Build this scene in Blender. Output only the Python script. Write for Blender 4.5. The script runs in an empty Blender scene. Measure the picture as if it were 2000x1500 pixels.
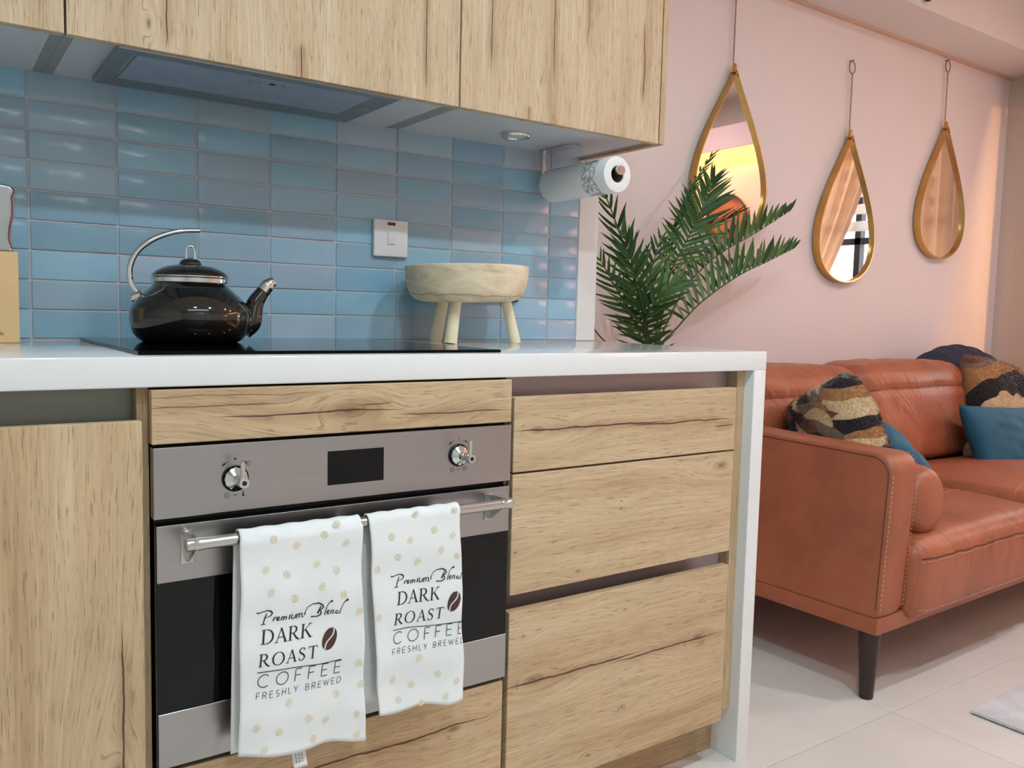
import bpy, bmesh, math, random
from math import sin, cos, pi, sqrt, exp, atan2, radians
from mathutils import Vector, Matrix, noise as mnoise

random.seed(7)
SC = bpy.context.scene
COL = SC.collection

# ------------------------------------------------------------------ colours
def lin(r, g, b):
    f = lambda c: (c / 255) / 12.92 if c / 255 <= 0.04045 else (((c / 255) + 0.055) / 1.055) ** 2.4
    return (f(r), f(g), f(b), 1.0)

# ------------------------------------------------------------------ camera
def make_camera():
    cam = bpy.data.cameras.new('camera')
    o = bpy.data.objects.new('camera', cam)
    COL.objects.link(o)
    yaw, pitch, roll = radians(34.95512338), radians(-4.76535729), radians(1.39438507)
    cy, sy, cp, sp = cos(yaw), sin(yaw), cos(pitch), sin(pitch)
    f = Vector((sy * cp, cy * cp, sp)); r = Vector((cy, -sy, 0)); u = r.cross(f)
    r2 = r * cos(roll) + u * sin(roll); u2 = -r * sin(roll) + u * cos(roll)
    m = Matrix((r2, u2, -f)).transposed().to_4x4()
    m.translation = Vector((-0.25500957, -1.21720118, 1.01462922))
    o.matrix_world = m
    cam.sensor_fit = 'HORIZONTAL'; cam.sensor_width = 36.0
    cam.lens = 1652.3216 / 2000 * 36.0
    cam.clip_start = 0.02; cam.clip_end = 60
    SC.camera = o
make_camera()

# ------------------------------------------------------------------ world, exposure, light levels
w = bpy.data.worlds.new('sky'); SC.world = w; w.use_nodes = True
bg = w.node_tree.nodes['Background']
bg.inputs[0].default_value = (0.93, 0.96, 1.0, 1); bg.inputs[1].default_value = 5.0
SC.view_settings.view_transform = 'Standard'; SC.view_settings.look = 'None'
SC.view_settings.exposure = 0.12; SC.view_settings.gamma = 1.0; SC.view_settings.use_curve_mapping = False
SC.cycles.use_denoising = True
SC.cycles.max_bounces = 9; SC.cycles.diffuse_bounces = 5; SC.cycles.glossy_bounces = 5; SC.cycles.transmission_bounces = 6
SC.cycles.sample_clamp_indirect = 6.0
SC.cycles.caustics_reflective = False; SC.cycles.caustics_refractive = False
DOWNLIGHT_LEVEL = 760.0        # cool white ceiling downlights
DOWNLIGHT_COLOUR = (0.77, 0.97, 1.05, 1)
LIVING_LEVEL = 570.0           # warmer downlights on the living side
LIVING_COLOUR = (1.0, 0.94, 1.0, 1)
FILL_LEVEL = 4.0              # added fill panel on the ceiling behind the camera
FILL_COLOUR = (0.84, 0.97, 1.0, 1)
STRIP_LEVEL = 125.0             # warm strip light in the pelmet over the window wall
STRIP_COLOUR = (1.0, 0.46, 0.12, 1)
LAMP_LEVEL = 7.0              # sunset coloured floor lamp in the living area
LAMP_COLOUR = (1.0, 0.40, 0.34, 1)

# ------------------------------------------------------------------ node helper
class NT:
    def __init__(s, name):
        s.mat = bpy.data.materials.new(name); s.mat.use_nodes = True
        s.t = s.mat.node_tree; s.n = s.t.nodes; s.bsdf = s.n['Principled BSDF']
        s.out = s.n['Material Output']
    def link(s, a, b): s.t.links.new(a, b)
    def put(s, sock, v):
        if isinstance(v, bpy.types.NodeSocket): s.link(v, sock)
        else: sock.default_value = v
    def m(s, op, a, b=None, c=None, clamp=False):
        n = s.n.new('ShaderNodeMath'); n.operation = op; n.use_clamp = clamp
        s.put(n.inputs[0], a)
        if b is not None: s.put(n.inputs[1], b)
        if c is not None: s.put(n.inputs[2], c)
        return n.outputs[0]
    def coord(s, kind='Object'):
        return s.n.new('ShaderNodeTexCoord').outputs[kind]
    def sep(s, v):
        n = s.n.new('ShaderNodeSeparateXYZ'); s.link(v, n.inputs[0]); return n.outputs
    def comb(s, x, y, z):
        n = s.n.new('ShaderNodeCombineXYZ')
        for i, a in enumerate((x, y, z)): s.put(n.inputs[i], a)
        return n.outputs[0]
    def noise(s, vec, scale, detail=2, rough=0.5, dist=0.0, colour=False):
        n = s.n.new('ShaderNodeTexNoise'); s.put(n.inputs['Vector'], vec)
        n.inputs['Scale'].default_value = scale; n.inputs['Detail'].default_value = detail
        n.inputs['Roughness'].default_value = rough; n.inputs['Distortion'].default_value = dist
        return n.outputs[1 if colour else 0]
    def ramp(s, fac, stops, interp='LINEAR'):
        n = s.n.new('ShaderNodeValToRGB'); s.put(n.inputs[0], fac); cr = n.color_ramp; cr.interpolation = interp
        while len(cr.elements) < len(stops): cr.elements.new(0.5)
        for e, (p, c) in zip(cr.elements, stops): e.position = p; e.color = c
        return n.outputs[0]
    def mix(s, fac, a, b, mode='MIX'):
        n = s.n.new('ShaderNodeMix'); n.data_type = 'RGBA'; n.blend_type = mode
        s.put(n.inputs[0], fac); s.put(n.inputs[6], a); s.put(n.inputs[7], b)
        return n.outputs[2]
    def sstep(s, x, lo, hi):
        n = s.n.new('ShaderNodeMapRange'); n.interpolation_type = 'SMOOTHSTEP'
        s.put(n.inputs[0], x); s.put(n.inputs[1], lo); s.put(n.inputs[2], hi)
        return n.outputs[0]
    def bump(s, h, strength=0.2, dist=0.002):
        n = s.n.new('ShaderNodeBump'); n.inputs['Strength'].default_value = strength
        n.inputs['Distance'].default_value = dist; s.link(h, n.inputs['Height'])
        s.link(n.outputs[0], s.bsdf.inputs['Normal']); return n
    def set(s, **k):
        for a, v in k.items(): s.put(s.bsdf.inputs[a.replace('_', ' ')], v)
        return s

def plain(name, c, rough=0.5, metal=0.0, spec=0.5, coat=0.0, **k):
    t = NT(name); t.set(Base_Color=c, Roughness=rough, Metallic=metal)
    t.bsdf.inputs['Specular IOR Level'].default_value = spec
    t.bsdf.inputs['Coat Weight'].default_value = coat
    return t.mat

def mottled(name, c1, c2, scale=6, rough=0.5, bump=0.0, bscale=60, detail=3, metal=0.0, spec=0.5, sheen=0.0):
    t = NT(name); v = t.coord()
    t.set(Base_Color=t.ramp(t.noise(v, scale, detail), [(0.3, c1), (0.7, c2)]), Roughness=rough, Metallic=metal)
    t.bsdf.inputs['Specular IOR Level'].default_value = spec
    if sheen: t.bsdf.inputs['Sheen Weight'].default_value = sheen
    if bump: t.bump(t.noise(v, bscale, 3), bump, 0.002)
    return t.mat

def emit(name, c, level):
    t = NT(name); t.set(Base_Color=(0, 0, 0, 1), Emission_Color=c, Emission_Strength=level, Roughness=0.5); return t.mat

def wood(name, ax, seed, off, cracks=(), knots=(), tint=(1, 1, 1), red=0.0, yref=0.0):
    """oak decor: grain along ax ('x' or 'z'), world metres; cracks (v0, u0, u1, width, wobble), knots (u, v, radius)"""
    t = NT(name)
    p = t.sep(t.coord())
    X = t.m('ADD', p[0], off[0]); Y = t.m('ADD', p[1], off[1] - yref); Z = t.m('ADD', p[2], off[2])
    u, v = (X, Z) if ax == 'x' else (Z, X)
    u = t.m('ADD', u, t.m('MULTIPLY', Y, 0.31)); v = t.m('ADD', v, t.m('MULTIPLY', Y, 0.83))
    wav = t.noise(t.comb(t.m('MULTIPLY', u, 2.2), t.m('MULTIPLY', v, 5.0), seed), 1.0, 2)
    wav2 = t.noise(t.comb(t.m('MULTIPLY', u, 9.0), t.m('MULTIPLY', v, 16.0), seed + 3), 1.0, 1)
    vv = t.m('ADD', v, t.m('MULTIPLY', t.m('SUBTRACT', wav, 0.5), 0.035))
    vv = t.m('ADD', vv, t.m('MULTIPLY', t.m('SUBTRACT', wav2, 0.5), 0.006))
    dark = None
    for (ku, kv, kr) in knots:
        du = t.m('MULTIPLY', t.m('SUBTRACT', u, ku), 0.42); dv = t.m('SUBTRACT', v, kv)
        d2 = t.m('ADD', t.m('MULTIPLY', du, du), t.m('MULTIPLY', dv, dv))
        g = t.m('POWER', 2.718, t.m('MULTIPLY', d2, -1.0 / (kr * kr * 6)))
        d = t.m('SQRT', d2)
        vv = t.m('ADD', t.m('MULTIPLY', vv, t.m('SUBTRACT', 1.0, g)), t.m('MULTIPLY', t.m('ADD', d, kv), g))
        k = t.m('POWER', 2.718, t.m('MULTIPLY', d2, -1.0 / (kr * kr * 0.12)))
        dark = k if dark is None else t.m('MAXIMUM', dark, k)
    broad = t.noise(t.comb(t.m('MULTIPLY', u, 1.3), t.m('MULTIPLY', vv, 15.0), seed), 1.0, 4, 0.6)
    fine = t.noise(t.comb(t.m('MULTIPLY', u, 6.0), t.m('MULTIPLY', vv, 190.0), seed + 1), 1.0, 3, 0.6)
    pores = t.noise(t.comb(t.m('MULTIPLY', u, 22.0), t.m('MULTIPLY', vv, 430.0), seed + 2), 1.0, 2, 0.6)
    rings = t.m('SINE', t.m('ADD', t.m('MULTIPLY', vv, 430.0), t.m('MULTIPLY', broad, 16.0)))
    T = lambda c: (c[0] * tint[0], c[1] * tint[1], c[2] * tint[2], 1)
    col = t.ramp(broad, [(0.26, T(lin(176, 146, 111))), (0.42, T(lin(195, 168, 133))), (0.58, T(lin(205, 180, 146))), (0.76, T(lin(214, 192, 160)))])
    fac = t.m('ADD', 0.66, t.m('MULTIPLY', fine, 0.64))
    fac = t.m('ADD', fac, t.m('MULTIPLY', rings, 0.014))
    col = t.mix(1.0, col, t.comb(fac, fac, fac), 'MULTIPLY')
    pm = t.sstep(pores, 0.57, 0.67)
    col = t.mix(t.m('MULTIPLY', pm, 0.48), col, lin(116, 84, 56))
    if dark is not None:
        col = t.mix(t.m('MULTIPLY', dark, 0.72), col, lin(84, 58, 42))
    cm = None; halo = None
    for i, (v0, u0, u1, wd, amp) in enumerate(cracks):
        nz = t.noise(t.comb(t.m('MULTIPLY', u, 9.0), seed + 11.0 + i * 3.7, 0.0), 1.0, 3, 0.6)
        c = t.m('ADD', v0, t.m('MULTIPLY', t.m('SUBTRACT', nz, 0.5), amp))
        wn = t.noise(t.comb(t.m('MULTIPLY', u, 26.0), seed + 31.0 + i, 0.0), 1.0, 2)
        L = u1 - u0
        tp = t.m('MULTIPLY', t.sstep(u, u0, u0 + L * 0.25), t.m('SUBTRACT', 1.0, t.sstep(u, u1 - L * 0.25, u1)))
        ww = t.m('MULTIPLY', t.m('MULTIPLY', tp, wd * 1.35), t.m('ADD', 0.25, t.m('MULTIPLY', wn, 1.5)))
        d = t.m('ABSOLUTE', t.m('SUBTRACT', v, c))
        mk = t.m('SUBTRACT', 1.0, t.sstep(d, t.m('MULTIPLY', ww, 0.35), t.m('ADD', ww, 0.0002)))
        mk = t.m('MULTIPLY', mk, t.m('GREATER_THAN', tp, 0.01))
        h = t.m('MULTIPLY', t.m('SUBTRACT', 1.0, t.sstep(d, 0.0, 0.018)), tp)
        cm = mk if cm is None else t.m('MAXIMUM', cm, mk)
        halo = h if halo is None else t.m('MAXIMUM', halo, h)
    if cm is not None:
        col = t.mix(t.m('MULTIPLY', halo, 0.38), col, lin(150, 108, 74))
        col = t.mix(t.m('MULTIPLY', cm, 0.86), col, lin(58, 38, 26))
    if red: col = t.mix(red, col, lin(170, 112, 74))
    t.set(Base_Color=col, Roughness=0.62)
    t.bsdf.inputs['Specular IOR Level'].default_value = 0.3
    hgt = t.m('SUBTRACT', t.m('MULTIPLY', fine, 0.35), t.m('MULTIPLY', pm, 0.6))
    if cm is not None: hgt = t.m('SUBTRACT', hgt, t.m('MULTIPLY', cm, 1.6))
    t.bump(hgt, 0.45, 0.0012)
    return t.mat

# ------------------------------------------------------------------ geometry collector
class MB:
    def __init__(s): s.v = []; s.f = []
    def add(s, vs, fs):
        o = len(s.v); s.v += [tuple(p) for p in vs]; s.f += [tuple(i + o for i in f) for f in fs]; return s
    def box(s, x0, x1, y0, y1, z0, z1, bev=0.0, seg=2):
        bm = bmesh.new(); bmesh.ops.create_cube(bm, size=1)
        for p in bm.verts: p.co = Vector((x0 + (p.co.x + .5) * (x1 - x0), y0 + (p.co.y + .5) * (y1 - y0), z0 + (p.co.z + .5) * (z1 - z0)))
        if bev: bmesh.ops.bevel(bm, geom=bm.edges[:], offset=bev, segments=seg, profile=0.6, affect='EDGES')
        return s.bm(bm)
    def bm(s, bm, mat=None):
        bm.verts.ensure_lookup_table(); bm.verts.index_update()
        vs = [(mat @ p.co) if mat else p.co.copy() for p in bm.verts]
        s.add(vs, [[p.index for p in f.verts] for f in bm.faces]); bm.free(); return s
    def lathe(s, prof, c=(0, 0, 0), seg=48, axis='z', cap=True):
        n = len(prof); vs = []
        for i in range(seg):
            a = 2 * pi * i / seg
            for r, h in prof:
                q = (r * cos(a), r * sin(a), h)
                if axis == 'y': q = (q[0], h, q[1])
                elif axis == 'x': q = (h, q[0], q[1])
                vs.append((c[0] + q[0], c[1] + q[1], c[2] + q[2]))
        fs = []
        for i in range(seg):
            j = (i + 1) % seg
            for k in range(n - 1):
                fs.append((i * n + k, j * n + k, j * n + k + 1, i * n + k + 1))
        if cap:
            if prof[0][0] > 1e-6: fs.append([i * n for i in range(seg)][::-1])
            if prof[-1][0] > 1e-6: fs.append([i * n + n - 1 for i in range(seg)])
        return s.add(vs, fs)
    def tube(s, pts, r, seg=10, cap=True, closed=False):
        pts = [Vector(p) for p in pts]; n = len(pts)
        rs = r if isinstance(r, (list, tuple)) else [r] * n
        vs = []; fs = []; up = None
        for i, p in enumerate(pts):
            a = pts[(i - 1) % n] if (closed or i) else p; b = pts[(i + 1) % n] if (closed or i < n - 1) else p
            t = (b - a).normalized()
            if up is None:
                up = Vector((0, 0, 1)) if abs(t.z) < .9 else Vector((1, 0, 0))
            up = (up - t * up.dot(t))
            if up.length < 1e-6: up = t.orthogonal()
            up.normalize(); sd = t.cross(up)
            for k in range(seg):
                an = 2 * pi * k / seg
                vs.append(p + (up * cos(an) + sd * sin(an)) * rs[i])
        for i in range(n if closed else n - 1):
            j = (i + 1) % n
            for k in range(seg):
                l = (k + 1) % seg
                fs.append((i * seg + k, i * seg + l, j * seg + l, j * seg + k))
        if cap and not closed:
            fs.append(list(range(seg))[::-1]); fs.append([(n - 1) * seg + k for k in range(seg)])
        return s.add(vs, fs)
    def prism(s, poly, y0, y1, plane='xz'):
        n = len(poly)
        g = (lambda a, b, d: (a, d, b)) if plane == 'xz' else ((lambda a, b, d: (d, a, b)) if plane == 'yz' else (lambda a, b, d: (a, b, d)))
        vs = [g(a, b, y0) for a, b in poly] + [g(a, b, y1) for a, b in poly]
        fs = [list(range(n))[::-1], [n + i for i in range(n)]] + [(i, (i + 1) % n, n + (i + 1) % n, n + i) for i in range(n)]
        return s.add(vs, fs)
    def grid(s, fn, nu, nv, wrapu=False):
        vs = [fn(i / nu, j / nv) for j in range(nv + 1) for i in range(nu + (0 if wrapu else 1))]
        w_ = nu if wrapu else nu + 1
        fs = [(j * w_ + i, j * w_ + (i + 1) % w_, (j + 1) * w_ + (i + 1) % w_, (j + 1) * w_ + i) for j in range(nv) for i in range(nu)]
        return s.add(vs, fs)
    def ball(s, c, r, sc=(1, 1, 1), seg=20, rings=12):
        return s.grid(lambda a, b: (c[0] + r * sc[0] * cos(2 * pi * a) * sin(pi * b), c[1] + r * sc[1] * sin(2 * pi * a) * sin(pi * b), c[2] - r * sc[2] * cos(pi * b)), seg, rings, True)
    def xform(s, M):
        s.v = [tuple(M @ Vector(p)) for p in s.v]; return s

def root_loc(o):
    while o.parent: o = o.parent
    return o.location.copy()

def obj(name, mb, mat, parent=None, smooth=True, local=False, angle=40, label=None, normals=True):
    me = bpy.data.meshes.new(name)
    off = Vector((0, 0, 0)) if (parent is None or local) else root_loc(parent)
    me.from_pydata([tuple(Vector(p) - off) for p in mb.v], [], mb.f)
    if normals:
        bm = bmesh.new(); bm.from_mesh(me); bmesh.ops.recalc_face_normals(bm, faces=bm.faces[:]); bm.to_mesh(me); bm.free()
    me.materials.append(mat)
    if smooth:
        me.shade_smooth()
        if angle is not None: me.set_sharp_from_angle(angle=radians(angle))
    o = bpy.data.objects.new(name, me); COL.objects.link(o)
    if parent: o.parent = parent
    if label: o['label'] = label
    return o

def tag(o, label, cat, group=None):
    o['label'] = label; o['category'] = cat
    if group: o['group'] = group
    return o

def thing(name, label, cat, loc=(0, 0, 0), group=None):
    o = bpy.data.objects.new(name, None); COL.objects.link(o); o.location = loc; o.empty_display_size = 0.05
    return tag(o, label, cat, group)

def struct(name, mb, mat, parent=None, smooth=False):
    o = obj(name, mb, mat, parent, smooth); o['kind'] = 'structure'; return o

# ------------------------------------------------------------------ shared materials
M = {}
def paint(name, c, rough=0.85):
    t = NT(name); v = t.coord()
    t.set(Base_Color=t.ramp(t.noise(v, 1.3, 2), [(0.3, tuple(x * 0.97 for x in c[:3]) + (1,)), (0.7, c)]), Roughness=rough)
    t.bsdf.inputs['Specular IOR Level'].default_value = 0.25
    t.bump(t.noise(v, 240, 2), 0.05, 0.001)
    return t.mat
M['wall'] = paint('wall_paint', lin(238, 229, 227))
M['wall_right'] = paint('right_wall_paint', lin(212, 200, 190))
M['wall_far'] = paint('plain_wall_paint', lin(224, 224, 222))
M['ceiling'] = paint('ceiling_paint', lin(236, 230, 226))
M['white_trim'] = paint('white_trim', lin(226, 224, 220), 0.6)
M['counter'] = None
def counter_mat():
    t = NT('white_quartz'); v = t.coord()
    t.set(Base_Color=t.ramp(t.noise(v, 3, 3), [(0.3, lin(226, 228, 228)), (0.7, lin(233, 234, 234))]), Roughness=0.09)
    return t.mat
M['counter'] = counter_mat()
def steel_mat(name, c, rough, ax=0):
    t = NT(name); p = t.sep(t.coord())
    s = [400, 400, 400]; s[ax] = 4
    v = t.comb(t.m('MULTIPLY', p[0], float(s[0])), t.m('MULTIPLY', p[1], float(s[1])), t.m('MULTIPLY', p[2], float(s[2])))
    n = t.noise(v, 1.0, 2)
    t.set(Base_Color=t.ramp(n, [(0.3, tuple(x * 0.94 for x in c[:3]) + (1,)), (0.7, c)]), Metallic=1.0, Roughness=t.m('ADD', rough, t.m('MULTIPLY', n, 0.08)))
    t.bump(n, 0.05, 0.0004)
    return t.mat
M['steel'] = steel_mat('brushed_steel', lin(176, 174, 174), 0.26)
M['steel_bar'] = steel_mat('bar_steel', lin(205, 203, 200), 0.2, 0)
M['hood_steel'] = steel_mat('hood_steel', lin(168, 172, 174), 0.38)
M['filter'] = mottled('hood_filter', lin(150, 165, 184), lin(160, 175, 192), 40, 0.5, 0.1, 500, metal=0.2)
M['chrome'] = plain('chrome', lin(225, 228, 228), 0.06, 1.0)
M['black_glass'] = plain('black_glass', lin(6, 7, 9), 0.03, 0, 0.32)
M['black'] = plain('black_plastic', lin(16, 15, 16), 0.45)
M['dark_gap'] = plain('dark_gap', lin(24, 18, 16), 0.8)
M['print_black'] = plain('print_black', lin(34, 36, 40), 0.8)
M['print_grey'] = plain('print_grey', lin(140, 142, 150), 0.8)
M['white_plastic'] = plain('white_plastic', lin(226, 224, 226), 0.28)
M['channel'] = plain('channel_aluminium', lin(186, 172, 174), 0.4, 0.35)
M['soffit'] = mottled('grey_soffit_board', lin(196, 200, 204), lin(204, 208, 212), 4, 0.45)
M['brass'] = mottled('brass', lin(196, 156, 92), lin(212, 172, 108), 14, 0.24, metal=1.0)
M['chain'] = plain('antique_brass_chain', lin(150, 112, 66), 0.35, 1.0)
M['mirror'] = plain('mirror_glass', (0.93, 0.93, 0.93, 1), 0.0, 1.0)

# ================================================================== SETTING
# floor slab with large faint-jointed tiles
fl = struct('floor', MB().box(-1.9, 4.7, -3.1, 1.2, -0.06, -0.0085), plain('grout_floor', lin(190, 184, 176), 0.8))
def floor_mat():
    t = NT('floor_tile'); v = t.coord(); oi = t.n.new('ShaderNodeObjectInfo').outputs['Random']
    n = t.noise(v, 5, 5, 0.6); n2 = t.noise(v, 160, 3, 0.6)
    col = t.ramp(n, [(0.3, lin(214, 209, 202)), (0.7, lin(223, 219, 213))])
    col = t.mix(t.m('MULTIPLY', t.sstep(n2, 0.6, 0.75), 0.25), col, lin(176, 168, 158))
    f = t.m('ADD', 0.975, t.m('MULTIPLY', oi, 0.05))
    col = t.mix(1.0, col, t.comb(f, f, f), 'MULTIPLY')
    t.set(Base_Color=col, Roughness=0.42); t.bsdf.inputs['Specular IOR Level'].default_value = 0.35
    return t.mat
FT = 0.8
ftm = None
fmat = floor_mat()
k = 0
for i in range(-5, 4):
    for j in range(-4, 2):
        x0 = 1.80 + i * FT; y0 = -0.048 + j * FT
        x1, y1 = x0 + FT, y0 + FT
        a0, a1, b0, b1 = max(x0, -1.8), min(x1, 4.58), max(y0, -3.0), min(y1, 1.1)
        if a1 - a0 < .02 or b1 - b0 < .02: continue
        g = 0.0009
        o = obj('floor_tile', MB().box(a0 + g, a1 - g, b0 + g, b1 - g, -0.0085, 0.0, 0.0008, 1), fmat, fl, smooth=False)

ROOM_H = 2.6
wk = struct('wall_kitchen', MB().box(-1.8, 1.2917, 0.6025, 1.1, 0, ROOM_H), plain('tile_grout', lin(188, 187, 188), 0.8))
struct('wall_back', MB().box(-1.9, 4.7, 1.1, 1.2, 0, ROOM_H), M['wall'])
struct('trim_1', MB().box(1.2255, 1.2925, 0.5985, 0.6075, 0.944, ROOM_H, 0.003).box(1.2917, 1.2925, 0.6, 1.1, 0, ROOM_H), M['white_trim'])
struct('wall_left', MB().box(-1.9, -1.8, -3.1, 1.1, 0, ROOM_H), M['wall_far'])
struct('wall_front', MB().box(-1.9, 4.7, -3.1, -3.0, 0, ROOM_H), M['wall_far'])
struct('ceiling', MB().box(-1.9, 4.7, -3.1, 1.2, ROOM_H, ROOM_H + 0.08), M['ceiling'])
struct('trim_2', MB().box(1.2925, 4.58, 0.826, 1.1, 2.335, ROOM_H, 0.004), M['ceiling'])           # bulkhead over the mirrors
struct('trim_3', MB().box(1.2925, 4.58, 1.085, 1.1, 2.322, 2.335), paint('peach_strip', lin(222, 190, 172)))  # thin peach strip along the wall under the bulkhead
# right wall with a window opening
WX0, WX1 = 4.58, 4.68
WY0, WY1, WZ0, WZ1 = -0.42, 0.80, 0.95, 2.12
struct('wall_right', MB().box(WX0, WX1, -3.1, WY0, 0, ROOM_H).box(WX0, WX1, WY1, 1.1, 0, ROOM_H).box(WX0, WX1, WY0, WY1, 0, WZ0).box(WX0, WX1, WY0, WY1, WZ1, ROOM_H), M['wall_right'])
wframe = MB()
for a in (WY0, WY1 - 0.04): wframe.box(4.60, 4.65, a, a + 0.04, WZ0, WZ1)
for z in (WZ0, WZ1 - 0.04, 1.50): wframe.box(4.60, 4.65, WY0 + 0.04, WY1 - 0.04, z, z + 0.04)
for a in (0.16, 0.56): wframe.box(4.60, 4.65, a, a + 0.04, WZ0 + 0.04, WZ1 - 0.04)
win = struct('window_1', wframe, plain('dark_window_frame', lin(38, 40, 46), 0.4))
def pane_mat():
    t = NT('window_glass'); g = t.n.new('ShaderNodeBsdfTransparent'); gl = t.n.new('ShaderNodeBsdfGlossy'); gl.inputs['Roughness'].default_value = 0.02
    mx = t.n.new('ShaderNodeMixShader'); mx.inputs[0].default_value = 0.08
    t.link(g.outputs[0], mx.inputs[1]); t.link(gl.outputs[0], mx.inputs[2]); t.link(mx.outputs[0], t.out.inputs[0]); return t.mat
gm = pane_mat()
for a, b in ((WY0 + 0.04, 0.16), (0.20, 0.56), (0.60, WY1 - 0.04)):
    for z0, z1 in ((WZ0 + 0.04, 1.50), (1.54, WZ1 - 0.04)):
        obj('pane', MB().box(4.622, 4.627, a, b, z0, z1), gm, win, smooth=False)

# pelmet on the right wall with a warm light strip under it
pel = thing('pelmet', 'long pink painted pelmet box with a warm glowing light strip along its underside', 'pelmet', (4.5, -0.3, 2.2))
obj('casing', MB().box(4.40, 4.415, -2.2, 0.90, 2.20, 2.36, 0.002).box(4.415, 4.579, -2.2, 0.90, 2.345, 2.36).box(4.415, 4.579, 0.885, 0.90, 2.20, 2.345), paint('pelmet_paint', lin(232, 200, 196)), pel, smooth=False)
obj('light_strip', MB().box(4.4165, 4.465, -2.18, 0.120, 2.330, 2.345), emit('warm_strip', STRIP_COLOUR, STRIP_LEVEL), pel, smooth=False)

# ================================================================== KITCHEN WALL TILES
def tile_mat():
    t = NT('glazed_tile'); v = t.coord(); oi = t.n.new('ShaderNodeObjectInfo').outputs['Random']
    loc = t.n.new('ShaderNodeObjectInfo').outputs['Location']
    base = t.ramp(oi, [(0.0, lin(130, 164, 183)), (0.3, lin(148, 192, 214)), (0.55, lin(154, 175, 192)), (0.8, lin(132, 176, 200)), (1.0, lin(170, 190, 206))])
    n = t.noise(v, 14, 3); n2 = t.noise(v, 90, 2)
    f = t.m('ADD', 0.88, t.m('MULTIPLY', n, 0.22))
    base = t.mix(1.0, base, t.comb(f, f, f), 'MULTIPLY')
    t.set(Base_Color=base, Roughness=0.10)
    t.bump(t.m('ADD', t.m('MULTIPLY', t.noise(v, 22, 2), 1.0), t.m('MULTIPLY', n2, 0.12)), 0.10, 0.004)
    return t.mat
tm = tile_mat()
TP, TR, TX0, TZ0 = 0.1512, 0.0553, -0.0855, 0.9445
def tile_mesh(wd, ht):
    bm = bmesh.new(); bmesh.ops.create_cube(bm, size=1)
    for p in bm.verts: p.co = Vector((p.co.x * wd, p.co.y * 0.0075, p.co.z * ht))
    bmesh.ops.bevel(bm, geom=bm.edges[:], offset=0.0026, segments=3, profile=0.6, affect='EDGES')
    me = bpy.data.meshes.new('tile'); bm.to_mesh(me); bm.free(); me.materials.append(tm); me.shade_smooth(); me.set_sharp_from_angle(angle=radians(30)); return me
full = tile_mesh(TP - 0.0032, TR - 0.0032)
lastw = 1.2250 - (TX0 + 8 * TP)
cut = tile_mesh(lastw - 0.0032, TR - 0.0032)
rnd = random.Random(3)
for i in range(-8, 9):
    for j in range(9):
        me = cut if i == 8 else full
        wd = lastw if i == 8 else TP
        o = bpy.data.objects.new('tile', me); COL.objects.link(o); o.parent = wk
        o.location = (TX0 + i * TP + wd / 2, 0.60375 + rnd.uniform(-.0004, .0004), TZ0 + (j + .5) * TR)
        o.rotation_euler = (rnd.uniform(-.006, .006), rnd.uniform(-.003, .003), rnd.uniform(-.006, .006))

# ================================================================== CEILING LIGHTS
def downlight(x, y, label, level, colour):
    t = thing('recessed_downlight', label, 'ceiling light', (x, y, ROOM_H - 0.012), 'recessed ceiling downlights')
    obj('trim_ring', MB().lathe([(0.046, 0.0115), (0.046, 0.002), (0.062, 0.0), (0.064, 0.004), (0.064, 0.0115)], (x, y, ROOM_H - 0.012), 32, cap=False), M['white_plastic'], t)
    obj('lens', MB().lathe([(0.0, 0.006), (0.045, 0.006), (0.045, 0.010), (0.0, 0.010)], (x, y, ROOM_H - 0.012), 32, cap=False), emit('downlight_lens', colour, level), t)
downlight(0.05, -1.15, 'round recessed downlight in the ceiling in front of the kettle', DOWNLIGHT_LEVEL, DOWNLIGHT_COLOUR)
downlight(1.00, -1.15, 'round recessed downlight in the ceiling in front of the drawer cabinet', DOWNLIGHT_LEVEL, DOWNLIGHT_COLOUR)
downlight(2.45, -0.85, 'round recessed downlight in the ceiling in front of the sofa arm', LIVING_LEVEL, LIVING_COLOUR)
downlight(3.70, -0.85, 'added recessed downlight brightening the mirror wall, before the far end of the sofa', LIVING_LEVEL, LIVING_COLOUR)  # extra lamp put in to brighten the mirror wall
cp = thing('added_fill_panel', 'added flat fill light panel on the ceiling behind the viewer', 'ceiling light', (0.2, -2.1, ROOM_H - 0.05))  # unseen panel added as soft front fill
obj('housing', MB().box(-0.75, 1.15, -2.45, -1.75, 2.565, 2.599, 0.004), M['white_plastic'], cp, smooth=False)
obj('diffuser', MB().box(-0.72, 1.12, -2.42, -1.78, 2.558, 2.566), emit('fill_panel_light', FILL_COLOUR, FILL_LEVEL), cp, smooth=False)
fl_ = thing('floor_lamp', 'pink and orange sunset floor lamp standing in the living area behind the viewer', 'lamp', (4.2, -2.5, 0))
obj('base', MB().lathe([(0, 0), (0.13, 0), (0.13, 0.012), (0.02, 0.02), (0, 0.02)], (4.2, -2.5, 0), cap=False), M['black'], fl_)
obj('pole', MB().tube([(4.2, -2.5, 0.015), (4.2, -2.5, 1.3)], 0.011), M['black'], fl_)
obj('lamp_shade', MB().lathe([(0.0, 1.29), (0.15, 1.29), (0.17, 1.45), (0.15, 1.61), (0, 1.61)], (4.2, -2.5, 0), cap=False), emit('sunset_shade', LAMP_COLOUR, LAMP_LEVEL), fl_)

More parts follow.
